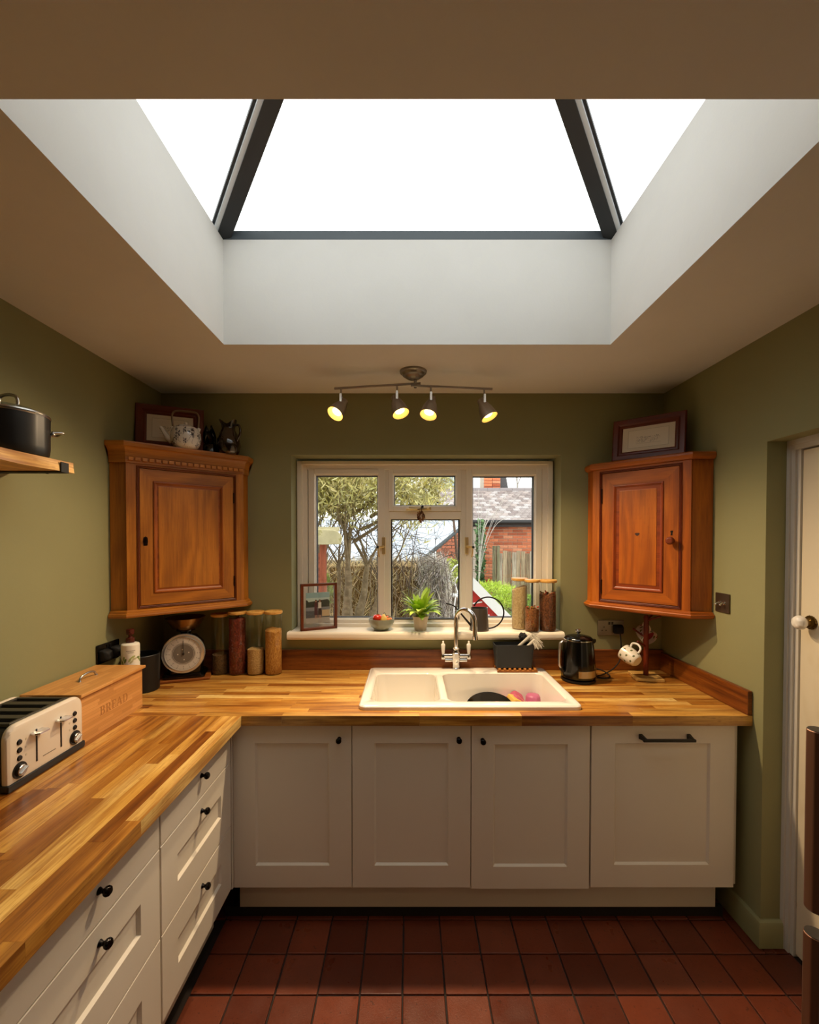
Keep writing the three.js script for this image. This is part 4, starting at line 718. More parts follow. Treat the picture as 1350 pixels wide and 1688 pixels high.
{
  const jg = 'tall glass jars under the larger cupboard';
  jar('tall glass jar with only a little dark grain at the bottom, nearest the scales', [-1.0265, W, 2.326], 0.044, 0.325, 0.105, lent, 0, jg);
  jar('tall glass jar filled to the top with dark red kidney beans', [-0.931, W, 2.322], 0.0455, 0.338, 0.300, pasta, 0, jg);
  jar('tall glass jar filled almost halfway with pale couscous', [-0.833, W, 2.322], 0.0455, 0.338, 0.135, couscous, 0.02, jg);
  jar('tall glass jar two thirds full of golden grain, furthest from the scales', [-0.736, W, 2.322], 0.0455, 0.340, 0.238, corn, -0.15, jg);
  // beans that press against the glass
  const bean = sph(0.0065, 0, 0, 0, 1.5, 0.8, 0.9, 8, 6), bm = new THREE.InstancedMesh(bean, mtl('#6b2418', 0.5), 420), host = scene.getObjectByName('storage_jar_001');
  const M = new THREE.Matrix4(), q = new THREE.Quaternion(), e = new THREE.Euler();
  for (let i = 0; i < 420; i++) { const a = rnd() * 2 * PI; e.set(rnd() * 6, rnd() * 6, rnd() * 6); q.setFromEuler(e); M.compose(V3(0.0365 * Math.cos(a), 0.014 + rnd() * 0.283, 0.0365 * Math.sin(a)), q, V3(1, 1, 1)); bm.setMatrixAt(i, M); bm.setColorAt(i, new THREE.Color().setRGB(rr(0.7, 1.5), rr(0.6, 1.2), rr(0.5, 1.1))); }
  bm.name = 'beans'; bm.userData.kind = 'stuff'; host.add(bm);
}
// ---------------------------------------------------------------- sockets and switch
function plug(parent, x, y, z, mat) {
  const p = mesh('plug', crease(T(loft([rloop(-0.025, -0.024, 0.025, 0.024, 0.009, 0, 4), rloop(-0.026, -0.025, 0.026, 0.025, 0.010, 0.012, 4), rloop(-0.021, -0.022, 0.021, 0.019, 0.010, 0.030, 4), rloop(-0.014, -0.016, 0.014, 0.012, 0.008, 0.036, 4)], true, true), x, y, z), 0.7), mat, parent); return p;
}
function doubleSocket(label, pos, turn, plateM, insetM, plugs) {
  const s = thing('wall_socket', label, 'socket', pos, turn);
  mesh('plate', extr(rloop(-0.073, -0.043, 0.073, 0.043, 0.004, 0, 3).map(p => [p[0], p[1]]), 0.006, 0.0015), plateM, s);
  for (const x of [-0.037, 0.037]) {
    const pos3 = [[x, 0.006, 0.004, 0.008], [x - 0.011, -0.012, 0.0065, 0.0045], [x + 0.011, -0.012, 0.0065, 0.0045]];
    mesh('pin_hole', mg(pos3.map(([a, b, w, h]) => box(w, h, 0.0006, a, b - 0.002, 0.0061))), rubberM, s);
    mesh('rocker', T(rbox(0.010, 0.016, 0.005, 0.001), x > 0 ? 0.008 : -0.008, 0.026, 0.0065, 0.15), insetM, s);
  }
  plugs.forEach(x => plug(s, x, -0.006, 0.0064, rubberM));
  return s;
}
doubleSocket('black double wall socket holding two black plugs, beside the lotion bottle', [XL + 0.0005, 1.125, 1.951], PI / 2, blackGloss, blackM, [-0.036, 0.036]);
doubleSocket('brushed metal double socket behind the kettle with one black plug', [1.122, 1.143, BACK - 0.0005], 0, nickelM, mtl('#2a2622', 0.4), [0.038]);
{
  const s = thing('light_switch', 'bronze double toggle light switch on the wall beside the smaller cupboard', 'switch', [XR - 0.0005, 1.350, 1.93], -PI / 2);
  mesh('plate', extr(rloop(-0.043, -0.043, 0.043, 0.043, 0.003, 0, 3).map(p => [p[0], p[1]]), 0.006, 0.0015), mtl('#6d5d4c', 0.35, 0.85), s);
  for (const x of [-0.014, 0.014]) { mesh('toggle', mg([T(lathe([[0.0001, 0.004], [0.008, 0.003], [0.009, 0]], 18), x, 0, 0.006, PI / 2), rod([x, 0.002, 0.009], [x, -0.006, 0.024], 0.0035, 0.005, 12), sph(0.0052, x, -0.0065, 0.0245)]), chromeM, s); }
}
// ---------------------------------------------------------------- kettle, cord, mug tree
{
  const k = thing('kettle', 'glossy black electric kettle with chrome handle and lid knob', 'kettle', [0.872, W, 2.215], 0.0);
  const prof = [[0.0001, 0.018], [0.080, 0.018], [0.084, 0.022], [0.085, 0.030], [0.082, 0.10], [0.076, 0.17], [0.071, 0.205], [0.070, 0.212]];
  mesh('body', lathe(prof, 56, 0.6), blackGloss, k);
  mesh('power_base', lathe([[0.0001, 0], [0.082, 0], [0.086, 0.004], [0.084, 0.014], [0.0001, 0.017]], 48), blackM, k);
  const band = []; for (let i = 0; i <= 20; i++) { const a = -0.35 + i / 20 * 1.75; band.push([0.0862 * Math.sin(a), 0.0862 * Math.cos(a)]); }
  mesh('metal_band', crease(loft(band.map(([x, z]) => [[x, 0.032, z], [x, 0.066, z], [x * 0.97, 0.066, z * 0.97], [x * 0.97, 0.032, z * 0.97]]), true, true), 0.6), steelM, k);
  const lid = mesh('lid', lathe([[0.071, 0.210], [0.070, 0.217], [0.060, 0.226], [0.030, 0.234], [0.0001, 0.237]], 48, 0.9), blackGloss, k);
  mesh('rim', lathe([[0.0705, 0.208], [0.0725, 0.210], [0.0715, 0.214], [0.069, 0.214]], 48), chromeM, k);
  mesh('lid_knob', lathe([[0.006, 0.235], [0.006, 0.242], [0.0125, 0.248], [0.0145, 0.256], [0.012, 0.263], [0.0001, 0.267]], 24, 1), chromeM, lid);
  const hz = 0.02;
  mesh('handle', crease(loft([[-0.068, 0.204, 0.6], [-0.088, 0.207, 0.8], [-0.100, 0.196, 1], [-0.104, 0.16, 1], [-0.106, 0.11, 1], [-0.104, 0.082, 1], [-0.096, 0.070, 0.9]].map(([x, y, s], i, A) => { const p = A[Math.max(0, i - 1)], n = A[Math.min(A.length - 1, i + 1)], tx = n[0] - p[0], ty = n[1] - p[1], l = Math.hypot(tx, ty), nx = -ty / l, ny = tx / l; return Array.from({ length: 12 }, (_, k) => { const a = k / 12 * 2 * PI; return [x + nx * 0.006 * s * Math.cos(a), y + ny * 0.006 * s * Math.cos(a), hz + 0.011 * s * Math.sin(a)]; }); }), true, true), 1), steelM, k);
  mesh('handle_grip', crease(loft([[-0.096, 0.070, 1], [-0.090, 0.058, 1], [-0.080, 0.050, 0.9]].map(([x, y, s]) => Array.from({ length: 10 }, (_, k) => { const a = k / 10 * 2 * PI; return [x + 0.008 * s * Math.cos(a), y + 0.006 * Math.cos(a), hz + 0.010 * s * Math.sin(a)]; })), true, true), 1), blackM, k);
  mesh('spout', crease(loft([rloop(-0.022, 0.180, 0.022, 0.208, 0.006, 0, 3).map(p => [0.058, p[1], p[0]]), rloop(-0.012, 0.196, 0.012, 0.212, 0.005, 0, 3).map(p => [0.086, p[1], p[0]])], true, true), 0.7), blackGloss, k);
  const cd = tag(mesh('power_cord', tube([[1.160, 1.118, -2.362], [1.162, 1.05, -2.355], [1.150, 0.975, -2.345], [1.11, 0.935, -2.33], [1.04, 0.9165, -2.29], [0.985, 0.9155, -2.25], [1.00, 0.9155, -2.225], [1.05, 0.917, -2.245], [1.04, 0.93, -2.30], [1.0, 0.935, -2.325], [0.955, 0.922, -2.28], [0.93, 0.916, -2.25]], 0.0034, 160, 8), rubberM), 'black power cord looping from the socket to the kettle', 'cord');
}
{
  const m = thing('mug_tree', 'wooden mug tree on a pale square base below the smaller cupboard', 'mug tree', [1.238, W, 2.245], -0.16);
  const w1 = mtl('#9a5f34', 0.5, 0, { map: pineTex2 });
  mesh('base', uvm(rbox(0.134, 0.015, 0.134, 0.003, 0, 0.008, 0), 0), mtl('#ffffff', 0.55, 0, { map: oakTex[0] }), m);
  mesh('post', uvm(lathe([[0.0001, 0.016], [0.0125, 0.016], [0.012, 0.30], [0.013, 0.318], [0.008, 0.330], [0.0001, 0.332]], 20), 1), w1, m);
  for (let i = 0; i < 4; i++) { const a = [2.45, 0.9, -2.2, -0.7][i], y = [0.165, 0.30, 0.21, 0.30][i]; mesh('peg', mg([rod([0, y, 0], [0.072 * Math.cos(a), y + 0.034, 0.072 * Math.sin(a)], 0.005, 0.0045, 10), sph(0.006, 0.072 * Math.cos(a), y + 0.034, 0.072 * Math.sin(a), 1, 1, 1, 10, 8)]), w1, m); }
  const dots = canvasTex(512, 256, (c, w, h) => { c.fillStyle = '#e8e0cf'; c.fillRect(0, 0, w, h); c.fillStyle = '#6c6f4e'; for (let j = 0; j < 3; j++) for (let i = 0; i < 7; i++) { c.beginPath(); c.ellipse((i + (j % 2) / 2) * 73 + 30, 44 + j * 84, 15, 15, 0, 0, 7); c.fill(); } });
  const flowers = canvasTex(512, 256, (c, w, h) => { c.fillStyle = '#ded9d2'; c.fillRect(0, 0, w, h); for (let i = 0; i < 30; i++) { const x = (i * 97) % 512, y = (i * 61) % 256; c.fillStyle = i % 3 ? '#6b7440' : '#8c1f2c'; c.beginPath(); c.ellipse(x, y, 17, 9, i, 0, 7); c.fill(); } });
  const mug = (label, pos, rot, map, inside) => {
    const g = thing('mug', label, 'mug', pos, 0), Y = V3(...rot[0]).normalize(), X = V3(...rot[1]), Z = X.cross(Y).normalize(); g.quaternion.setFromRotationMatrix(new THREE.Matrix4().makeBasis(Y.clone().cross(Z), Y, Z));
    mesh('body', vByHeight(new THREE.LatheGeometry([[0.0001, 0.002], [0.024, 0.002], [0.026, 0], [0.034, 0.010], [0.041, 0.040], [0.042, 0.085], [0.0405, 0.086], [0.0395, 0.084], [0.0385, 0.040], [0.030, 0.010], [0.0001, 0.006]].map(p => V2(...p)), 40)), mtl('#ffffff', 0.2, 0, { map, clearcoat: 0.5 }), g);
    mesh('handle', tube([[0.038, 0.072, 0], [0.060, 0.076, 0], [0.071, 0.050, 0], [0.060, 0.026, 0], [0.036, 0.022, 0]], 0.0052, 30, 10), ceramicM, g);
    if (inside) mesh('lining', T(new THREE.CircleGeometry(0.037, 32), 0, 0.062, 0, -PI / 2), inside, g);
    return g;
  };
  mug('cream spotted mug hanging base outwards from the mug tree', [1.150, 1.020, 2.160], [[-0.38, 0.36, -0.85], [0.45, 0.85, 0]], dots);
  mug('white flowered mug with a dark red inside, hanging behind the mug tree post', [1.262, 1.150, 2.350], [[0.15, -0.45, 0.85], [-0.2, 0.9, 0.3]], flowers, mtl('#7e1626', 0.3));
}
// ---------------------------------------------------------------- washing-up caddy
{
  const t = thing('drip_tray', 'small slatted wooden tray on the back ledge of the sink', 'tray', [0.574, W + 0.0190, 2.320]);
  const wd = mtl('#f0cba4', 0.5, 0, { map: oakTex[1] });
  mesh('frame', uvm(mg([rbox(0.215, 0.012, 0.010, 0.002, 0, 0.006, 0.040), rbox(0.215, 0.012, 0.010, 0.002, 0, 0.006, -0.040)]), 0), wd, t);
  const sl = uvm(rbox(0.013, 0.010, 0.094, 0.003, 0, 0.0165, 0), 2); for (let i = 0; i < 8; i++) mesh('slat', sl, wd, t, [-0.094 + i * 0.0269, 0, 0]);
  const c = thing('caddy', 'dark grey open washing-up caddy standing on the slatted tray', 'caddy', [0.560, W + 0.0408, 2.320]);
  mesh('body', crease(T(loft([rloop(-0.094, -0.037, 0.094, 0.037, 0.010, 0, 4), rloop(-0.104, -0.043, 0.104, 0.043, 0.010, 0.122, 4), rloop(-0.101, -0.040, 0.101, 0.040, 0.009, 0.122, 4), rloop(-0.091, -0.034, 0.091, 0.034, 0.009, 0.004, 4)], true, true), 0, 0, 0, -PI / 2), 0.5), mtl('#262a2b', 0.55), c);
  const gm = mtl('#bdb7a9', 0.5);
  const brush = (label, a, b, hd, m2) => {
    const g = thing('dish_brush', label, 'brush', [0, 0, 0], 0, 'brushes in the washing-up caddy');
    const D = V3(...b).sub(V3(...a)).normalize();
    mesh('handle', mg([rod(a, b, 0.0065, 0.009, 12), sph(0.009, ...b, 1, 1, 1, 12, 8)]), gm, g);
    const n = 90, bristles = []; for (let i = 0; i < n; i++) { const k = rnd(), off = V3(rr(-1, 1), rr(-1, 1), rr(-1, 1)).multiplyScalar(0.012); const s = V3(...b).addScaledVector(D, -0.012 + 0.03 * k).add(off.clone().multiplyScalar(0.5)); bristles.push(rod(s.toArray(), s.clone().add(V3(hd[0] + off.x, hd[1] + off.y, hd[2] + off.z)).toArray(), 0.0012, 0.0012, 4)); }
    mesh('bristles', mg(bristles), m2, g);
  };
  const bristleM = mtl('#d9d2c2', 0.8);
  brush('pale grey dish brush with the higher head, leaning out of the caddy', [0.520, 0.99, -2.332], [0.654, 1.118, -2.312], [0.026, -0.022, 0.004], bristleM);
  brush('pale grey dish brush with the lower head in front, leaning out of the caddy', [0.552, 0.985, -2.300], [0.664, 1.096, -2.290], [0.020, -0.030, 0.006], bristleM);
  const s = thing('scourer', 'black bristly scourer standing upright in the caddy', 'scourer', [0.620, W + 0.06, 2.345]);
  mesh('handle', rod([0, 0, 0], [0.004, 0.12, 0], 0.007, 0.008, 12), rubberM, s);
  const hd = new THREE.IcosahedronGeometry(0.022, 3), p = hd.attributes.position; for (let i = 0; i < p.count; i++) { const k = 0.85 + 0.3 * hash(Math.round(p.getX(i) * 9999), Math.round(p.getY(i) * 9999), 3); p.setXYZ(i, p.getX(i) * k, p.getY(i) * k + 0.135, p.getZ(i) * k); } hd.computeVertexNormals(); mesh('head', hd, rubberM, s);
}
// ---------------------------------------------------------------- on the window board
{
  const snap = canvasTex(400, 520, (c, w, h) => {
    c.fillStyle = '#e8e4dc'; c.fillRect(0, 0, w, h); c.fillStyle = '#8fb3b8'; c.fillRect(0, 0, w, 190); c.fillStyle = '#b6cdcb'; c.fillRect(0, 90, w, 100);
    c.fillStyle = '#26301f'; for (let i = 0; i < 16; i++) { c.beginPath(); c.arc(i * 27, 165 + (i * 37) % 40, 44, 0, 7); c.fill(); } c.fillRect(0, 170, w, 130);
    c.fillStyle = '#7d8288'; c.fillRect(0, 250, w, 70); c.fillStyle = '#4a4f52'; c.fillRect(0, 310, w, 130); c.fillStyle = '#c4ac84'; c.fillRect(270, 300, 130, 110); c.fillStyle = '#a8a39b'; c.fillRect(0, 430, w, 90);
    const fig = (x, top, body, skirt) => { c.fillStyle = '#2c2019'; c.beginPath(); c.arc(x, 140, 18, 0, 7); c.fill(); c.fillStyle = '#b98a70'; c.beginPath(); c.arc(x, 150, 14, 0, 7); c.fill(); c.fillStyle = body; c.fillRect(x - 26, 168, 52, 110); c.fillStyle = skirt; c.fillRect(x - 26, 270, 54, 120); c.fillStyle = '#b98a70'; c.fillRect(x - 18, 388, 12, 60); c.fillRect(x + 8, 388, 12, 60); };
    fig(168, 0, '#5a1d26', '#4a1720'); fig(232, 0, '#d9d8d4', '#3a2c28');
  });
  const f = thing('photo_frame', 'thin wooden glass photo frame with a snapshot of two people', 'photo frame', [-0.513, SILL, 2.432], 0.46);
  const w = 0.208, h = 0.262, wood = mtl('#9a8474', 0.35, 0, { map: pineTex2 });
  mesh('frame', mg([rbox(0.016, h, 0.024, 0.002, -w / 2 + 0.008, h / 2, 0), rbox(0.016, h, 0.024, 0.002, w / 2 - 0.008, h / 2, 0), rbox(w, 0.014, 0.024, 0.002, 0, 0.007, 0), rbox(w, 0.014, 0.024, 0.002, 0, h - 0.007, 0)]), wood, f);
  mesh('glass', mg([box(w - 0.03, h - 0.026, 0.002, 0, h / 2, 0.003)]), paneM, f);
  mesh('snapshot', box(0.136, 0.172, 0.0008, -0.006, h * 0.475, 0.0008), mtl('#ffffff', 0.3, 0, { map: snap }), f);
}
{
  const b = thing('fruit_bowl', 'grey-green bowl of tomatoes and fruit on the window board', 'bowl', [-0.158, SILL, 2.425]);
  mesh('body', lathe([[0.0001, 0], [0.036, 0], [0.040, 0.004], [0.060, 0.022], [0.071, 0.046], [0.073, 0.066], [0.070, 0.066], [0.067, 0.046], [0.055, 0.024], [0.035, 0.010], [0.0001, 0.009]], 48, 0.7), mtl('#8c8f7c', 0.3, 0, { clearcoat: 0.3 }), b);
  const fr = (label, name, cat, x, y, z, r, col, sy, stem) => { const t = thing(name, label, cat, [-0.158 + x, SILL + y, 2.425 - z], rnd() * 6); const g = new THREE.SphereGeometry(r, 24, 16), p = g.attributes.position; for (let i = 0; i < p.count; i++) { const a = Math.atan2(p.getZ(i), p.getX(i)), q = Math.abs(p.getY(i)) / r; const k = 1 + 0.03 * Math.cos(5 * a) * q; p.setXYZ(i, p.getX(i) * k, p.getY(i) * sy - (q > 0.9 && p.getY(i) > 0 ? 0.003 : 0), p.getZ(i) * k); } g.computeVertexNormals(); mesh('flesh', g, mtl(col, 0.25, 0, { clearcoat: 0.4 }), t); if (stem) mesh('stalk', mg([rod([0, r * sy * 0.85, 0], [0.003, r * sy + 0.010, 0], 0.0018, 0.0014, 6), ...[0, 1, 2, 3, 4].map(k => rod([0, r * sy * 0.9, 0], [0.013 * Math.cos(k * 1.26), r * sy * 0.88, 0.013 * Math.sin(k * 1.26)], 0.0016, 0.0004, 5))]), mtl('#5c6b2c', 0.7), t); };
  fr('red tomato at the drawer side of the fruit bowl, topmost', 'tomato', 'tomato', -0.022, 0.068, 0.012, 0.027, '#d8321a', 0.9, true);
  fr('orange tomato half hidden at the back of the fruit bowl', 'tomato', 'tomato', 0.022, 0.058, -0.026, 0.024, '#e06a2a', 0.88, true);
  fr('small orange fruit at the sink side of the fruit bowl', 'tomato', 'fruit', 0.042, 0.056, 0.006, 0.020, '#e8853a', 0.92, true);
  const p = thing('pear', 'small yellow pear beside the red tomato in the bowl', 'pear', [-0.158 + 0.014, SILL + 0.038, 2.425 - 0.022]);
  mesh('flesh', lathe([[0.0001, 0], [0.014, 0.003], [0.021, 0.016], [0.019, 0.030], [0.011, 0.044], [0.007, 0.052], [0.0001, 0.055]], 24, 1.2), mtl('#e0b85c', 0.4), p); mesh('stalk', rod([0, 0.053, 0], [0.003, 0.066, 0], 0.0015, 0.0012, 6), mtl('#4a3420', 0.8), p);
}
{
  const p = thing('potted_plant', 'bright green leafy plant in a small pale pot on the window board', 'plant', [0.062, SILL, 2.415]);
  mesh('pot', lathe([[0.0001, 0], [0.031, 0], [0.033, 0.003], [0.041, 0.066], [0.044, 0.066], [0.0455, 0.080], [0.043, 0.081], [0.039, 0.070], [0.0001, 0.068]], 40), mtl('#cdbda6', 0.6), p);
  mesh('soil', T(new THREE.CircleGeometry(0.039, 24), 0, 0.071, 0, -PI / 2), mtl('#2a1d12', 0.95), p);
  const greens = ['#b4d838', '#c8e850', '#9cc030', '#d4ec68'].map(c => new THREE.MeshPhysicalMaterial({ color: c, roughness: 0.55, transmission: 0.35, thickness: 0, side: THREE.DoubleSide }));
  for (let i = 0; i < 52; i++) {
    const a = i * 2.4, inner = i / 52, lean = 0.25 + (1 - inner) * 1.05 + rr(-0.15, 0.15), L = rr(0.10, 0.17) * (0.8 + 0.4 * inner), wd = rr(0.011, 0.019);
    const pts = []; let x = 0.012, y = 0.072, th = lean * 0.35;
    for (let k = 0; k <= 9; k++) { pts.push([x, y, th]); th += lean * 0.16; x += Math.sin(th) * L / 9; y += Math.cos(th) * L / 9; }
    const loops = pts.map(([px, py, t], k) => { const u = k / 9, w = u < 0.3 ? 0.0018 + u * 0.006 : wd * Math.pow(Math.sin(PI * Math.min(1, (u - 0.22) / 0.78)), 0.75) + 0.0006; return [[px, py + w * 0.28, -w], [px, py, 0], [px, py + w * 0.28, w], [px, py - 0.0008, 0]]; });
    const g = crease(loft(loops, true, true), 1.0); T(g, 0, 0, 0, 0, a, 0);
    mesh('leaf', g, greens[i % 4], p);
  }
}
{
  const zinc = mtl('#5d5650', 0.42, 0.75), iron = mtl('#24201d', 0.4, 0.7);
  const c = thing('watering_can', 'small dark metal watering can with a large ring handle and long spout', 'watering can', [0.392, SILL, 2.415], 0.0);
  mesh('body', lathe([[0.0001, 0.001], [0.053, 0.001], [0.054, 0.004], [0.0535, 0.012], [0.046, 0.122], [0.047, 0.126], [0.0445, 0.126], [0.044, 0.120], [0.051, 0.010], [0.0001, 0.006]], 44), zinc, c);
  mesh('spout', crease(mg([rod([-0.045, 0.025, 0.01], [-0.125, 0.120, 0.03], 0.0065, 0.004, 12), tube([[-0.125, 0.120, 0.03], [-0.140, 0.137, 0.033], [-0.165, 0.150, 0.038], [-0.190, 0.156, 0.042]], 0.0038, 20, 10)]), 0.8), iron, c);
  const pts = []; for (let i = 0; i <= 24; i++) { const a = -2.05 + i / 24 * 4.75; pts.push([0.050 + 0.088 * Math.cos(a), 0.098 + 0.088 * Math.sin(a), 0]); }
  mesh('handle', tube(pts, 0.0042, 80, 10), iron, c);
}
// cereal jars at the end of the board
{
  const oat = fillM(grain([180, 146, 96], [222, 196, 150], 331));
  const g = 'glass jars at the end of the window board';
  const a = jar('glass jar of pale oats at the end of the window board', [0.629, SILL, 2.458], 0.0445, 0.290, 0.235, oat, -0.35, g);
  const b = jar('glass jar of dark crunchy granola at the end of the window board', [0.773, SILL, 2.404], 0.0475, 0.285, 0.20, fillM(grain([66, 34, 16], [150, 88, 48], 335)), 0, g);
  const c = jar('glass jar half full of granola standing in front of the oats', [0.680, SILL, 2.384], 0.0395, 0.288, 0.125, fillM(grain([90, 50, 22], [190, 122, 66], 337)), 0, g);
  const lump = new THREE.IcosahedronGeometry(0.0075, 0), M = new THREE.Matrix4(), e = new THREE.Euler(), q = new THREE.Quaternion();
  for (const [host, r, h, n, k] of [[b, 0.040, 0.205, 360, 1], [c, 0.0325, 0.125, 190, 1.25]]) {
    const im = new THREE.InstancedMesh(lump, mtl('#8a5028', 0.8), n);
    for (let i = 0; i < n; i++) { const t = rnd() * 2 * PI, rad = r - rnd() * 0.004; e.set(rnd() * 6, rnd() * 6, rnd() * 6); q.setFromEuler(e); const s = rr(0.5, 1.0); M.compose(V3(rad * Math.cos(t), 0.014 + rnd() * h, rad * Math.sin(t)), q, V3(s, s * 0.8, s)); im.setMatrixAt(i, M); im.setColorAt(i, new THREE.Color().setRGB(rr(0.5, 1.6) * k, rr(0.5, 1.5) * k, rr(0.4, 1.3) * k)); }
    im.name = 'granola'; im.userData.kind = 'stuff'; host.add(im);
  }
}
{
  const d = thing('dried_posy', 'small bunch of dried brown flowers hanging from the top window handle', 'dried flowers', [0.066, 1.806, 2.498]);
  mesh('tie', mg([tube([[0, 0.018, -0.006], [0.004, 0.005, 0.002], [0, -0.008, 0.004]], 0.0018, 12, 6), rod([-0.02, 0.004, 0.004], [0.035, 0.010, 0.006], 0.003, 0.002, 6)]), mtl('#3a2318', 0.8), d);
  for (let i = 0; i < 26; i++) { const a = i * 2.4, y = -0.012 - (i / 26) * 0.058, r = 0.020 * Math.sin(PI * clamp((i + 4) / 30)); const g = sph(0.0085, 0, 0, 0, 0.55, 1.35, 0.4, 8, 6); mesh('petal', T(g, r * Math.cos(a), y, 0.012 + r * 0.5 * Math.sin(a), 0.5 * Math.sin(a), a, 0.5 * Math.cos(a)), [mtl('#7d5230', 0.85), mtl('#9a6f44', 0.85), mtl('#5a341e', 0.85)][i % 3], d); }
}
// ---------------------------------------------------------------- shelf with saucepan
{
  const s = thing('wall_shelf', 'thick rustic wooden shelf on black brackets fixed to the side wall', 'shelf', [XL, 1.857, 1.485], PI / 2);
  const g = new THREE.BoxGeometry(0.9, 0.035, 0.222, 40, 4, 6), p = g.attributes.position; for (let i = 0; i < p.count; i++) { const x = p.getX(i), z = p.getZ(i); if (z > 0.05) p.setZ(i, z + 0.003 * Math.sin(x * 23 + p.getY(i) * 60)); p.setY(i, p.getY(i) + 0.0015 * Math.sin(x * 17)); } g.computeVertexNormals();
  mesh('plank', uvm(T(g, -0.45, 0.0195, 0.112), 0), mtl('#fff0dc', 0.55, 0, { map: oakTex[0] }), s);
  for (const x of [-0.048, -0.75]) mesh('bracket', mg([rbox(0.032, 0.004, 0.226, 0.001, x, 0.0, 0.113), rbox(0.032, 0.034, 0.004, 0.001, x, 0.015, 0.228), cyl(0.004, 0.004, 0.004, x, -0.003, 0.17)]), rubberM, s);
  const t = thing('saucepan', 'large black saucepan with steel side handles and glass lid on the wall shelf', 'saucepan', [-1.252, 1.8950, 1.352], 0.0);
  mesh('body', lathe([[0.0001, 0], [0.085, 0], [0.094, 0.003], [0.0985, 0.012], [0.1005, 0.030], [0.1015, 0.125], [0.0985, 0.125], [0.0975, 0.02], [0.0001, 0.01]], 64, 0.6), mtl('#1b1a19', 0.42, 0.2), t);
  mesh('rim', lathe([[0.098, 0.124], [0.102, 0.124], [0.1035, 0.127], [0.101, 0.129], [0.098, 0.128]], 64), steelM, t);
  for (const a of [0.9, 0.9 + PI]) mesh('handle', mg([T(tube([[0.099, 0.085, -0.035], [0.128, 0.090, -0.030], [0.132, 0.091, 0], [0.128, 0.090, 0.030], [0.099, 0.085, 0.035]], 0.0045, 40, 10), 0, 0, 0, 0, a, 0), T(mg([sph(0.006, 0.101, 0.08, -0.035), sph(0.006, 0.101, 0.08, 0.035)]), 0, 0, 0, 0, a, 0)]), steelM, t);
  const lid = mesh('lid', lathe([[0.101, 0.130], [0.098, 0.136], [0.060, 0.152], [0.020, 0.160], [0.0001, 0.161]], 56, 0.9), new THREE.MeshPhysicalMaterial({ color: '#dfe4e0', roughness: 0.05, transmission: 0.9, thickness: 0 }), t);
  mesh('lid_rim', lathe([[0.100, 0.129], [0.1025, 0.131], [0.1015, 0.135], [0.098, 0.136]], 56), steelM, lid);
  mesh('lid_handle', tube([[-0.03, 0.158, 0], [-0.026, 0.182, 0], [0, 0.190, 0], [0.026, 0.182, 0], [0.03, 0.158, 0]], 0.005, 40, 10), steelM, lid);
}
// ---------------------------------------------------------------- tall fridge at the near right, of which only the door handles show
{
  const f = thing('fridge', 'tall fridge freezer at the near side, showing two vertical dark bronze tube handles', 'fridge', [0.915, 0, 0.925], -PI / 2);
  // local x runs towards the camera's side, +z faces into the room
  const w = 0.62, mt = mtl('#d3d3d1', 0.35, 0.2);
  mesh('cabinet', rbox(w, 1.78, 0.38, 0.006, w / 2, 0.90, -0.235), mt, f);
  const hd = mtl('#7a5540', 0.32, 0.5), cap = mtl('#4a4644', 0.35, 0.7);
  const dr = (y0, y1, hy0, hy1) => {
    const d = mesh('door', rbox(w, y1 - y0, 0.042, 0.006, w / 2, (y0 + y1) / 2, -0.021), mt, f);
    const x = 0.046, z = 0.073;
    const h = mesh('handle', T(lathe([[0.0001, 0], [0.0185, 0], [0.0195, 0.001], [0.0195, hy1 - hy0 - 0.001], [0.0185, hy1 - hy0], [0.0001, hy1 - hy0]], 32), x, hy0, z), hd, d);
    mesh('end_cap', mg([T(lathe([[0.0001, 0.0015], [0.0180, 0.0012], [0.0185, 0]], 32), x, hy1, z), T(lathe([[0.0001, -0.0015], [0.0180, -0.0012], [0.0185, 0]], 32), x, hy0, z)]), cap, h);
    for (const y of [hy0 + 0.045, hy1 - 0.045]) mesh('standoff', rod([x, y, 0], [x, y, z - 0.012], 0.009, 0.008, 14), cap, h);
  };
  dr(0.835, 1.79, 0.868, 1.240); dr(0.06, 0.828, 0.45, 0.815);
  mesh('plinth', box(w - 0.02, 0.055, 0.36, w / 2, 0.03, -0.24), blackM, f);
}

// ---------------------------------------------------------------- the garden seen through the window
const GY = 0.25;
{
  const gravel = tex(512, 512, (u, v) => { const a = fb(u, v, 60, 60, 501, 3), b = fb(u, v, 4, 4, 505, 3); return lerp([120, 112, 100], [214, 208, 196], clamp(a * 1.2 - 0.1)).map((c, i) => c * (0.85 + 0.3 * b)); }, true, [0.7, 0.7]);
  struct('ground', uvm(span(-14, 16, GY - 0.3, GY, 2.7, 26), 0), mtl('#ffffff', 0.95, 0, { map: gravel, bumpMap: grit, bumpScale: 0.01 }));
  const grass = tex(256, 256, (u, v) => lerp([62, 84, 34], [150, 170, 84], fb(u, v, 40, 40, 511, 3)), true, [1, 1]);
  struct('lawn', uvm(span(1.0, 4.0, GY, GY + 0.02, 7.4, 9.0), 0), mtl('#ffffff', 0.95, 0, { map: grass, bumpMap: grit, bumpScale: 0.01 }));
}
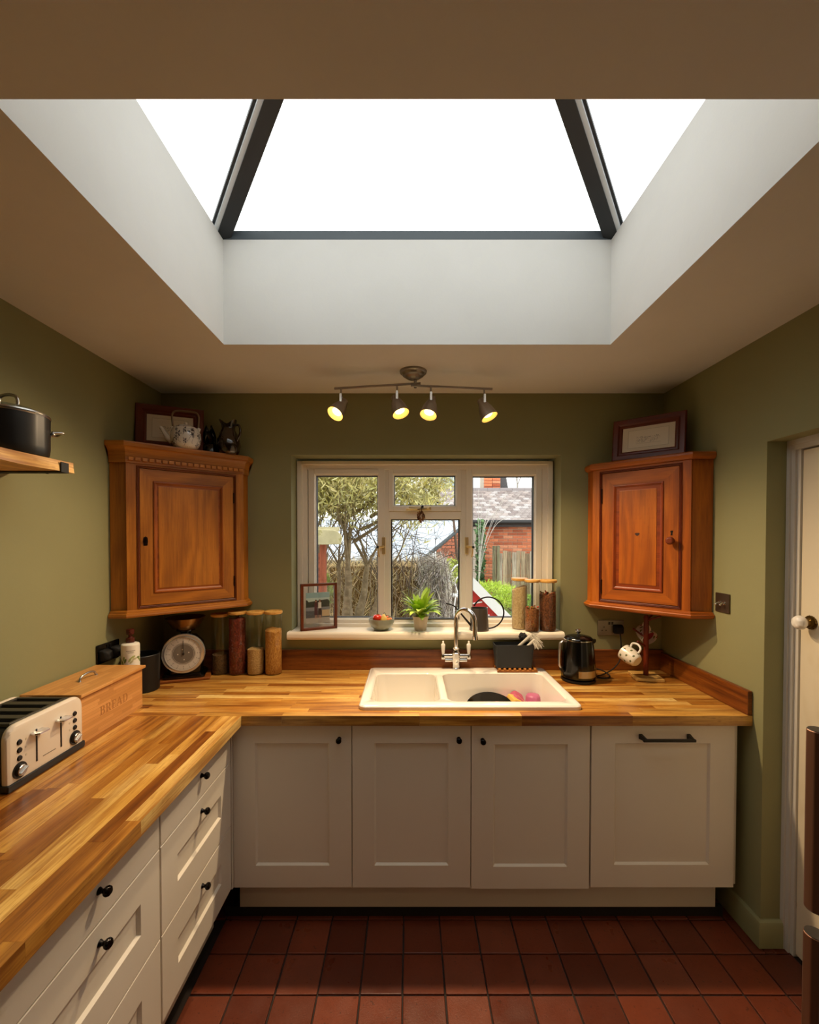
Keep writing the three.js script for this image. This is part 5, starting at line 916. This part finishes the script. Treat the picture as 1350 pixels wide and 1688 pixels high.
// brick outbuilding with a tiled roof
{
  const b = thing('brick_outbuilding', 'red brick outbuilding with grey tiled roof and chimney across the garden', 'outbuilding', [0, GY, 0]);
  const D = 10.2, x0 = 1.66, x1 = 3.5, eave = 1.80;                 // heights above the ground
  const brickT = tex(256, 256, (u, v) => { const a = fb(u, v, 12, 12, 521, 4); return lerp([194, 112, 78], [246, 178, 136], a); }, true, [3, 3]);
  const bms = ['#ffffff', '#e6c8b8', '#ffe4d0', '#cda592', '#f2d2c2'].map(c => mtl(c, 0.9, 0, { map: brickT, bumpMap: grit, bumpScale: 0.003 }));
  const wall = mesh('wall', mg([span(x0 + 0.01, x1, 0, eave, D + 0.012, D + 0.3), span(x0 + 0.01, x0 + 0.3, 0, eave, D + 0.1, D + 2.6)]), mtl('#b9ab98', 0.95), b);
  const full = uvm(rbox(0.215, 0.064, 0.10, 0.003), 0), head = uvm(rbox(0.103, 0.064, 0.10, 0.003), 0);
  let n = 0;
  for (let r = 0; r < 24; r++) { const y = eave - 0.04 - r * 0.075; let x = x0 + (r % 2 ? 0 : -0.112);
    while (x < 3.2) { const cut = x < x0, L = cut ? 0.103 : 0.215, xs = cut ? x0 : x; if (n < 290) mesh('brick', cut ? head : full, bms[Math.floor(rnd() * 5)], wall, [xs + L / 2, y, -(D + 0.05) + rr(-0.003, 0.003)]); n++; x += 0.225; } }
  // roof slope built tile by tile where it shows
  const slate = tex(256, 256, (u, v) => { const a = fb(u, v, 10, 10, 531, 4); return lerp([136, 128, 126], [226, 218, 212], a); }, true, [3, 3]);
  const sms = ['#ffffff', '#d9d2ce', '#efe6e0', '#c4bab6'].map(c => mtl(c, 0.8, 0, { map: slate }));
  const pitch = 0.47, ridgeD = D + 1.62, rise = (ridgeD - D + 0.2) * Math.tan(pitch), e0 = eave + 0.02;
  const roof = mesh('roof', mg([prism([[0.75, e0, -(D - 0.2)], [4.2, e0, -(D - 0.2)], [4.2, e0 + rise, -ridgeD], [0.75, e0 + rise, -ridgeD]], [0, -0.04, 0]), prism([[0.75, e0 + rise, -ridgeD], [4.2, e0 + rise, -ridgeD], [4.2, e0, -(ridgeD + 1.8)], [0.75, e0, -(ridgeD + 1.8)]], [0, -0.04, 0])]), mtl('#3c3836', 0.9), b);
  const len = (ridgeD - D + 0.2) / Math.cos(pitch), rows = 14, ex = len / rows, tg = uvm(rbox(0.163, 0.016, ex + 0.05, 0.004), 0);
  for (let r = 0; r < rows; r++) for (let i = 0; i < 17; i++) { const s = (r + 0.5) * ex, x = 0.78 + i * 0.167 + (r % 2) * 0.083; const t = mesh('roof_tile', tg, sms[Math.floor(rnd() * 4)], roof, [x, e0 + s * Math.sin(pitch) + 0.022 + rr(0, 0.005), -(D - 0.2) - s * Math.cos(pitch)]); t.rotation.x = pitch - 0.04; }
  mesh('ridge', mg(Array.from({ length: 9 }, (_, i) => T(new THREE.CylinderGeometry(0.10, 0.10, 0.33, 12, 1, false, 0, PI), 0.95 + i * 0.335, e0 + rise - 0.02, -ridgeD, 0, 0, PI / 2).rotateX(0))), mtl('#8d8482', 0.85), b);
  mesh('gutter', mg([rod([0.75, e0 - 0.015, -(D - 0.25)], [4.0, e0 - 0.015, -(D - 0.25)], 0.055, 0.055, 12), span(0.9, 4, e0 - 0.12, e0 - 0.01, D - 0.17, D - 0.02)]), mtl('#22201f', 0.5), b);
  const ch = mesh('chimney', uvm(span(2.06, 2.52, e0 + rise - 0.35, e0 + rise + 1.4, ridgeD + 0.15, ridgeD + 0.8), 0), mtl('#b9ab98', 0.95), b);
  const cb = uvm(rbox(0.217, 0.066, 0.1, 0.003), 0);
  for (let r = 0; r < 16; r++) for (let i = 0; i < 2; i++) mesh('brick', cb, bms[Math.floor(rnd() * 5)], ch, [2.062 + 0.11 + i * 0.228, e0 + rise - 0.22 + r * 0.078, -(ridgeD + 0.15)]);
  mesh('flashing', prism([[2.52, e0 + rise - 0.2, -(ridgeD + 0.2)], [2.80, e0 + rise - 0.2, -(ridgeD + 0.2)], [2.60, e0 + rise + 0.9, -(ridgeD + 0.2)], [2.52, e0 + rise + 0.9, -(ridgeD + 0.2)]], [0, 0, -0.5]), mtl('#4f4c4c', 0.7), b);
}
{
  const h = thing('rendered_house', 'pale rendered house wall just showing beyond the tiled roof', 'house', [0, GY, 0]);
  mesh('wall', span(-0.5, 2.88, 0, 5.2, 17, 20), mtl('#eef1f2', 0.9), h); mesh('window', mg([span(1.0, 2.0, 3.2, 4.2, 16.97, 17)]), mtl('#9fb0bb', 0.2), h);
}
// long grey lean-to roof across the middle
{
  const r = thing('shed_roof', 'long pale grey sheet roof of a low shed behind the tree', 'shed', [0, 0, 0]);
  const metal = mtl('#d4dce4', 0.6, 0, { map: tex(256, 256, (u, v) => { const a = fb(u, v, 6, 6, 541, 4); return lerp([200, 204, 208], [250, 252, 255], a); }, true, [0.5, 0.5]) });
  mesh('sheet', prism([[-3.4, 1.28, -7.0], [0.16, 1.28, -7.0], [1.18, 2.02, -8.5], [-3.4, 2.02, -8.5]], [0, 0.03, 0]), metal, r);
  mesh('seam', mg([rod([-3.4, 1.66, -7.72], [0.68, 1.66, -7.72], 0.008, 0.008, 6)]), mtl('#8d979e', 0.6), r);
  mesh('verge', mg([rod([0.15, 1.27, -6.99], [1.19, 2.02, -8.51], 0.035, 0.035, 8), rod([-3.4, 1.275, -6.98], [0.16, 1.275, -6.98], 0.025, 0.025, 8)]), mtl('#3c4346', 0.6), r);
  mesh('wall', prism([[-3.3, GY, -7.15], [0.1, GY, -7.15], [0.1, 1.27, -7.15], [-3.3, 1.27, -7.15]], [0, 0, -1.3]), mtl('#4a4036', 0.9), r);
}
// fence of old boards
{
  const f = thing('garden_fence', 'weathered wooden board fence in front of the brick outbuilding', 'fence', [0, GY, 0]);
  const ft = woodTex([128, 114, 98], [184, 170, 150], [216, 204, 184], 551, 6, 0.8), fm = ['#ffffff', '#e2d6c6', '#c9bba8', '#f4ead8'].map(c => mtl(c, 0.9, 0, { map: ft }));
  const g = [0, 1, 2].map(k => uvm(rbox(0.088, 1.02 + 0.03 * k, 0.018, 0.003, 0, 0.5, 0), 1, k * 0.4, k * 0.1));
  for (let i = 0; i < 17; i++) mesh('board', g[i % 3], fm[Math.floor(rnd() * 4)], f, [1.90 + i * 0.095, 0.12 + rr(-0.02, 0.03), -9.0 + rr(-0.008, 0.008)]);
  mesh('rail', uvm(mg([box(1.6, 0.08, 0.04, 2.66, 0.35, -9.04), box(1.6, 0.08, 0.04, 2.66, 0.95, -9.04)]), 0), fm[2], f);
  const pm = mtl('#b9bfa8', 0.9, 0, { map: ft });
  for (const x of [1.84, 1.76]) mesh('post', uvm(rbox(0.065, 1.30, 0.065, 0.006, x, 0.62, -8.95), 1), pm, f);
}
// ---- plants
const leafGeo = (L, w, bend = 0.25) => { const g = loft([0, 0.25, 0.55, 0.8, 1].map((t) => { const k = w * Math.sin(PI * clamp(0.08 + t * 0.92)) * 0.5 + 0.0004; return [[-k, t * L, -bend * L * t * t], [k, t * L, -bend * L * t * t]]; }), false, false, false); return g; };
const leafMat = (c, tr = 0.25) => new THREE.MeshPhysicalMaterial({ color: c, roughness: 0.7, transmission: tr, thickness: 0, side: THREE.DoubleSide });
function scatter(name, geo, mat, n, parent, put, tint = 0.35) {
  const im = new THREE.InstancedMesh(geo, mat, n), M = new THREE.Matrix4(), q = new THREE.Quaternion(), e = new THREE.Euler(), c = new THREE.Color();
  for (let i = 0; i < n; i++) { const { p, r, s } = put(i); e.set(...r); q.setFromEuler(e); M.compose(V3(...p), q, Array.isArray(s) ? V3(...s) : V3(s, s, s)); im.setMatrixAt(i, M); const k = 1 + rr(-tint, tint); im.setColorAt(i, c.setRGB(k, k * rr(0.92, 1.05), k * rr(0.8, 1.05))); }
  im.name = name; im.userData.kind = 'stuff'; im.castShadow = im.receiveShadow = true; parent.add(im); return im;
}
// a tree grown by splitting; returns the tips
function grow(list, tips, a, dir, len, r, level, max, spread, up) {
  const segs = 3; let p = V3(...a), d = dir.clone(), rad = r;
  for (let k = 0; k < segs; k++) { d.add(V3(rr(-1, 1), rr(-1, 1), rr(-1, 1)).multiplyScalar(0.14)).add(V3(0, up * 0.05, 0)).normalize(); const q = p.clone().addScaledVector(d, len / segs), r2 = rad * 0.86; list.push(rod(p.toArray(), q.toArray(), rad, r2, level < 2 ? 9 : 5)); p = q; rad = r2; if (level >= max - 2) tips.push([p.clone(), d.clone()]); }
  if (level < max) { const n = level < 2 ? 3 : 2 + (rnd() > 0.55 ? 1 : 0); for (let k = 0; k < n; k++) { const nd = d.clone().add(V3(rr(-1, 1), rr(-0.4, 1) * 0.8, rr(-1, 1)).multiplyScalar(spread)).normalize(); grow(list, tips, p.toArray(), nd, len * rr(0.62, 0.86), rad * rr(0.6, 0.78), level + 1, max, spread, up); } }
}
{
  const t = thing('garden_tree', 'many-stemmed grey tree with pale olive leaves outside the window', 'tree', [0, 0, 0]);
  const list = [], tips = [], D = 4.9;
  const stems = [[-0.86, -0.42, 0.05, 0.052], [-0.72, 0.10, 0.2, 0.058], [-0.66, 0.34, -0.1, 0.050], [-0.98, -0.10, 0.1, 0.045], [-0.60, 0.75, 0.1, 0.036], [-0.80, -0.75, 0.0, 0.036], [-0.9, 0.2, -0.2, 0.034]];
  for (const [x, lx, lz, r] of stems) { const dir = V3(lx * 0.5, 1, lz * 0.5).normalize(); list.push(rod([x, GY, -D + lz * 0.3], [x + dir.x * 0.55, GY + dir.y * 0.62, -D + lz * 0.3 + dir.z * 0.5], r * 1.25, r * 1.05, 10)); grow(list, tips, [x + dir.x * 0.55, GY + dir.y * 0.60, -D + lz * 0.3 + dir.z * 0.5], dir, 0.50, r * 0.9, 0, 5, 0.55, 1); }
  for (const [x, y, dx] of [[-0.62, 1.62, 1.0], [-0.55, 1.75, 1.25], [-0.7, 1.9, 0.8], [-0.45, 1.9, 1.0]]) grow(list, tips, [x, y, -D + rr(-0.15, 0.1)], V3(dx, 0.62, rr(-0.2, 0.2)).normalize(), 0.42, 0.022, 1, 4, 0.5, 1);
  for (let i = 0; i < 46; i++) { const [x, lx] = stems[i % stems.length], y = rr(0.9, 1.75), px = x + lx * 0.42 * (y - GY) + rr(-0.05, 0.05), l = []; grow(list, [], [px, y, -D + rr(-0.15, 0.15)], V3(rr(-1, 1), rr(0.4, 1.2), rr(-0.5, 0.5)).normalize(), rr(0.22, 0.4), 0.007, 3, 4, 0.6, 1); }
  const bark = tex(256, 256, (u, v) => lerp([102, 86, 62], [184, 164, 130], fb(u, v, 16, 10, 561, 4)), true, [2, 2]);
  const br = mesh('branches', uvm(mg(list), 1), mtl('#ffffff', 0.9, 0, { map: bark, bumpMap: grit, bumpScale: 0.004 }), t); br.userData.kind = 'stuff';
  const high = tips.filter(([p]) => p.y > 1.62);
  scatter('foliage', leafGeo(0.075, 0.014), leafMat('#d2cc90', 0.3), 22000, t, () => { const [p, d] = high[Math.floor(rnd() * high.length)], k = rr(0.02, 0.26); return { p: [p.x + rr(-k, k), p.y + rr(-k, k), p.z + rr(-k, k)], r: [rr(-1.3, 1.3), rnd() * 6.3, rr(-1.3, 1.3)], s: rr(0.6, 1.3) }; }, 0.5);
}
{ // tangle of bare twigs before the shed roof
  const t = thing('bare_shrub', 'leafless shrub with dark arching twigs before the grey shed roof', 'shrub', [0, 0, 0]);
  const list = [], D = 5.6;
  for (let i = 0; i < 38; i++) { const x = -0.45 + rnd() * 0.95, a = rr(-1, 1), z = -D + rr(-0.25, 0.25), h = rr(0.9, 1.65), pts = []; for (let k = 0; k <= 6; k++) { const u = k / 6; pts.push([x + a * 0.8 * u * u + 0.05 * Math.sin(u * 7 + i), GY + 0.1 + h * Math.sin(u * PI * 0.62), z + 0.04 * Math.sin(u * 5 + i)]); } list.push(tube(pts, rr(0.002, 0.005), 14, 5)); for (let k = 0; k < 4; k++) { const s = pts[3 + (k % 3)]; list.push(tube([s, [s[0] + rr(-0.15, 0.15), s[1] + rr(0, 0.14), s[2]], [s[0] + rr(-0.3, 0.3), s[1] + rr(-0.05, 0.2), s[2]]], 0.002, 6, 4)); } }
  mesh('twigs', mg(list), mtl('#6a5c50', 0.9), t).userData.kind = 'stuff';
  const w = thing('pale_sapling', 'thin pale leafless sapling before the tiled roof', 'sapling', [0, 0, 0]); const l2 = [];
  for (let i = 0; i < 12; i++) { const a = rr(-0.2, 0.9); l2.push(tube([[1.22, GY + 0.6, -7.6], [1.24 + 0.1 * a, GY + 1.2, -7.6], [1.28 + 0.35 * a, GY + 1.7 + rr(-0.1, 0.1), -7.6], [1.34 + 0.7 * a, GY + rr(1.8, 2.5), -7.6]], rr(0.002, 0.0042), 16, 5)); }
  l2.push(rod([1.22, GY, -7.6], [1.22, GY + 0.7, -7.6], 0.010, 0.006, 8)); mesh('branches', mg(l2), mtl('#c9c2b8', 0.9), w).userData.kind = 'stuff';
}
{ // hedge of dry stalks, brown then grey
  const twig = new THREE.CylinderGeometry(0.0016, 0.003, 0.36, 4);
  const hedge = (name, label, x0, x1, y1, d0, d1, col, n, core) => {
    const t = thing(name, label, 'hedge', [0, 0, 0]);
    const g = new THREE.BoxGeometry(x1 - x0 - 0.06, y1 - GY - 0.05, d1 - d0, 12, 12, 4), p = g.attributes.position; for (let i = 0; i < p.count; i++) p.setXYZ(i, p.getX(i) + rr(-0.02, 0.02), p.getY(i) + rr(-0.02, 0.02), p.getZ(i) + rr(-0.03, 0.03)); g.computeVertexNormals();
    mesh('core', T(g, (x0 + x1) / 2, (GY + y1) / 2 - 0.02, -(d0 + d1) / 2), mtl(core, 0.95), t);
    scatter('stalks', twig, mtl(col, 0.9), n, t, () => ({ p: [rr(x0, x1), rr(GY, y1), -(rr(d0 - 0.08, d1))], r: [rr(-0.8, 0.8), rnd() * 6, rr(-1.2, 1.2)], s: [rr(0.7, 1.8), rr(0.5, 1.3), rr(0.7, 1.8)] }), 0.5);
  };
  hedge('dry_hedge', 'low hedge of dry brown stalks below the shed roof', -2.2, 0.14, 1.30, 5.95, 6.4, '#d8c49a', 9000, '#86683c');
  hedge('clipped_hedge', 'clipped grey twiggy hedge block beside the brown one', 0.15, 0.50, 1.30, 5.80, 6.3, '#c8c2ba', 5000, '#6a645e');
}
{ // bright shrubs and ivy
  const bush = (name, label, c, r, n, col, L, w, cat = 'shrub') => { const t = thing(name, label, cat, [0, 0, 0]); mesh('stems', mg(Array.from({ length: 9 }, (_, i) => rod([c[0], GY, -c[2]], [c[0] + r[0] * 0.7 * Math.cos(i * 0.7), c[1] + r[1] * 0.5 * Math.sin(i * 1.7), -c[2] + r[2] * 0.6 * Math.sin(i * 0.7)], 0.012, 0.005, 6))), mtl('#5a4630', 0.9), t).userData.kind = 'stuff'; scatter('foliage', leafGeo(L, w), leafMat(col, 0.3), n, t, () => { const a = rnd() * 6.3, b = Math.acos(rr(-0.6, 1)), k = Math.cbrt(rr(0.35, 1)); return { p: [c[0] + r[0] * k * Math.sin(b) * Math.cos(a), c[1] + r[1] * k * Math.cos(b), -c[2] + r[2] * k * Math.sin(b) * Math.sin(a)], r: [rr(-1.4, 1.4), rnd() * 6.3, rr(-1.4, 1.4)], s: rr(0.6, 1.3) }; }, 0.4); };
  bush('conifer_shrub', 'low spreading lime green shrub before the board fence', [1.42, 0.62, 7.4], [0.52, 0.26, 0.4], 2600, '#c6dc58', 0.10, 0.014);
  bush('green_shrub', 'yellow green shrub beside the clipped grey hedge', [0.66, 1.10, 6.6], [0.22, 0.24, 0.2], 700, '#ccd870', 0.08, 0.03);
  bush('green_shrub', 'small green shrub at the foot of the brick wall by the fence', [2.0, 0.45, 8.3], [0.5, 0.14, 0.3], 800, '#b4d070', 0.09, 0.02);
  bush('evergreen_shrub', 'dark green shrub low behind the tree stems', [-1.15, 1.0, 5.3], [0.22, 0.30, 0.2], 700, '#a8b460', 0.07, 0.03);
  const ivy = thing('ivy', 'dark green ivy climbing a post beside the brick wall', 'ivy', [0, 0, 0]);
  mesh('stem', mg([rod([1.52, GY, -9.6], [1.54, GY + 1.75, -9.6], 0.03, 0.02, 8), rod([1.62, GY, -9.6], [1.60, GY + 1.75, -9.6], 0.02, 0.015, 8)]), mtl('#4a3d30', 0.9), ivy);
  scatter('foliage', leafGeo(0.055, 0.05), leafMat('#6f9262', 0.15), 900, ivy, () => ({ p: [1.57 + rr(-0.09, 0.10), GY + rr(0.3, 1.82), -9.55 + rr(-0.08, 0.08)], r: [rr(-1, 1), rnd() * 6.3, rr(-1, 1)], s: rr(0.7, 1.3) }), 0.5);
  const far = thing('distant_tree', 'bare twiggy tree standing beyond the tiled roof', 'tree', [0, 0, 0]); const list = [], tips = []; for (const x of [4.4, 5.0, 5.6]) grow(list, tips, [x, 3.0, -17.5], V3(rr(-0.2, 0.2), 1, 0), 0.9, 0.05, 0, 4, 0.6, 1); list.push(rod([5, GY, -17.5], [5, 3.1, -17.5], 0.12, 0.06, 8), rod([5, 2.6, -17.5], [4.4, 3.05, -17.5], 0.06, 0.05, 6), rod([5, 2.6, -17.5], [5.6, 3.05, -17.5], 0.06, 0.05, 6)); mesh('branches', mg(list), mtl('#9c9488', 0.9), far).userData.kind = 'stuff';
  const bm = thing('climbing_stem', 'brown leaning stems before the brick gable beside the shrub', 'stems', [0, 0, 0]); mesh('stem', mg([rod([0.98, GY, -7.9], [0.80, 2.2, -8.0], 0.035, 0.02, 8), rod([0.98, GY + 0.6, -7.9], [1.1, 2.2, -8.0], 0.028, 0.015, 8)]), mtl('#6a5546', 0.9), bm);
  const gw = thing('brick_gable', 'strip of red brick wall glimpsed under the edge of the shed roof', 'wall', [0, GY, 0]); mesh('backing', span(0.6, 1.42, 0, 1.72, 9.64, 9.85), mtl('#b9ab98', 0.95), gw); const bg = uvm(rbox(0.217, 0.066, 0.1, 0.003), 0), bt = mtl('#c97a5c', 0.9); for (let r = 0; r < 11; r++) for (let i = 0; i < 3; i++) mesh('brick', bg, bt, gw, [0.72 + i * 0.227 + (r % 2) * 0.11, 0.85 + r * 0.077, -9.64]);
}
{ // shed corner at the near left with a lichen-pale roof edge
  const s = thing('garden_shed', 'corner of a red-brown garden shed with a pale weathered roof edge', 'shed', [0, GY, 0]);
  const wm = mtl('#d88a6c', 0.8, 0, { map: woodTex([150, 120, 104], [206, 176, 158], [236, 208, 190], 571, 5, 0.5) });
  for (let i = 0; i < 9; i++) mesh('board', uvm(rbox(0.60, 0.135, 0.02, 0.004, -1.12, 0.10 + i * 0.137, -3.98), 0, i * 0.3), wm, s);
  mesh('corner_post', uvm(rbox(0.055, 1.36, 0.055, 0.004, -0.80, 0.68, -3.99), 1), wm, s);
  const fs = new THREE.Shape(); fs.moveTo(-1.45, 1.335); fs.lineTo(-0.63, 1.345); fs.lineTo(-0.615, 1.40); fs.quadraticCurveTo(-0.63, 1.465, -0.70, 1.475); fs.lineTo(-1.45, 1.50);
  mesh('roof_edge', mg([T(extr(fs, 0.035, 0.004), 0, 0, -3.955), prism([[-1.45, 1.46, -3.95], [-0.68, 1.44, -3.95], [-0.68, 1.48, -4.2], [-1.45, 1.50, -4.2]], [0, 0.03, 0])]), mtl('#efe9d0', 0.95, 0, { map: tex(256, 256, (u, v) => { const a = fb(u, v, 8, 8, 581, 4); return a > 0.64 ? [206, 200, 158] : lerp([206, 200, 178], [250, 244, 222], a); }, true, [2, 2]) }), s);
}
{ // red play slide with a white rail, and a white garden chair
  const s = thing('garden_slide', 'red play slide panel with a broad white sloping edge', 'slide', [0, GY, 0]);
  const red = mtl('#c8302c', 0.4), wh = mtl('#fbfaf7', 0.5);
  mesh('panel', prism([[0.60, 0.0, -4.62], [1.50, 0.0, -4.62], [0.60, 0.93, -4.62]], [0, 0, -0.03]), red, s);
  mesh('edge', crease(loft([[[0.62, 1.05, -4.58], [0.60, 0.93, -4.58], [0.60, 0.93, -4.68], [0.62, 1.05, -4.68]], [[1.62, 0.02, -4.58], [1.50, 0.0, -4.58], [1.50, 0.0, -4.68], [1.62, 0.02, -4.68]]], true, true), 0.4), wh, s);
  mesh('stripe', mg([[[0.66, 0.60], [0.84, 0.66]], [[0.66, 0.52], [0.86, 0.58]], [[0.66, 0.70], [0.78, 0.72]]].map(([a, b]) => rod([...a, -4.617], [...b, -4.617], 0.008, 0.008, 6))), wh, s);
  mesh('leg', mg([rod([0.60, 0, -4.7], [0.61, 0.93, -4.69], 0.02, 0.02, 8), rod([0.60, 0, -5.0], [0.61, 0.93, -4.7], 0.02, 0.02, 8)]), wh, s);
  const c = thing('garden_chair', 'white scrolled metal garden chair on the gravel', 'chair', [0.74, GY, 6.0], 0.2);
  mesh('seat', mg([T(lathe([[0.0001, 0.60], [0.17, 0.60], [0.19, 0.615], [0.17, 0.63], [0.0001, 0.635]], 28), 0, 0, 0)]), wh, c);
  mesh('back', mg([tube([[-0.17, 0.6, -0.12], [-0.15, 0.85, -0.15], [-0.04, 1.02, -0.17], [0.1, 1.02, -0.17], [0.19, 0.85, -0.15], [0.17, 0.6, -0.12]], 0.012, 50, 8), tube([[-0.02, 0.62, -0.14], [-0.06, 0.8, -0.15], [0.05, 0.9, -0.16], [0.10, 0.78, -0.15], [0.02, 0.62, -0.14]], 0.009, 40, 8)]), wh, c);
  for (const [x, z] of [[-0.14, 0.12], [0.14, 0.12], [-0.14, -0.12], [0.14, -0.12]]) mesh('leg', tube([[x, 0.61, z], [x * 1.25, 0.4, z * 1.25], [x * 0.95, 0.2, z], [x * 1.4, 0, z * 1.4]], 0.012, 24, 8), wh, c);
}
renderer.render(scene, camera);
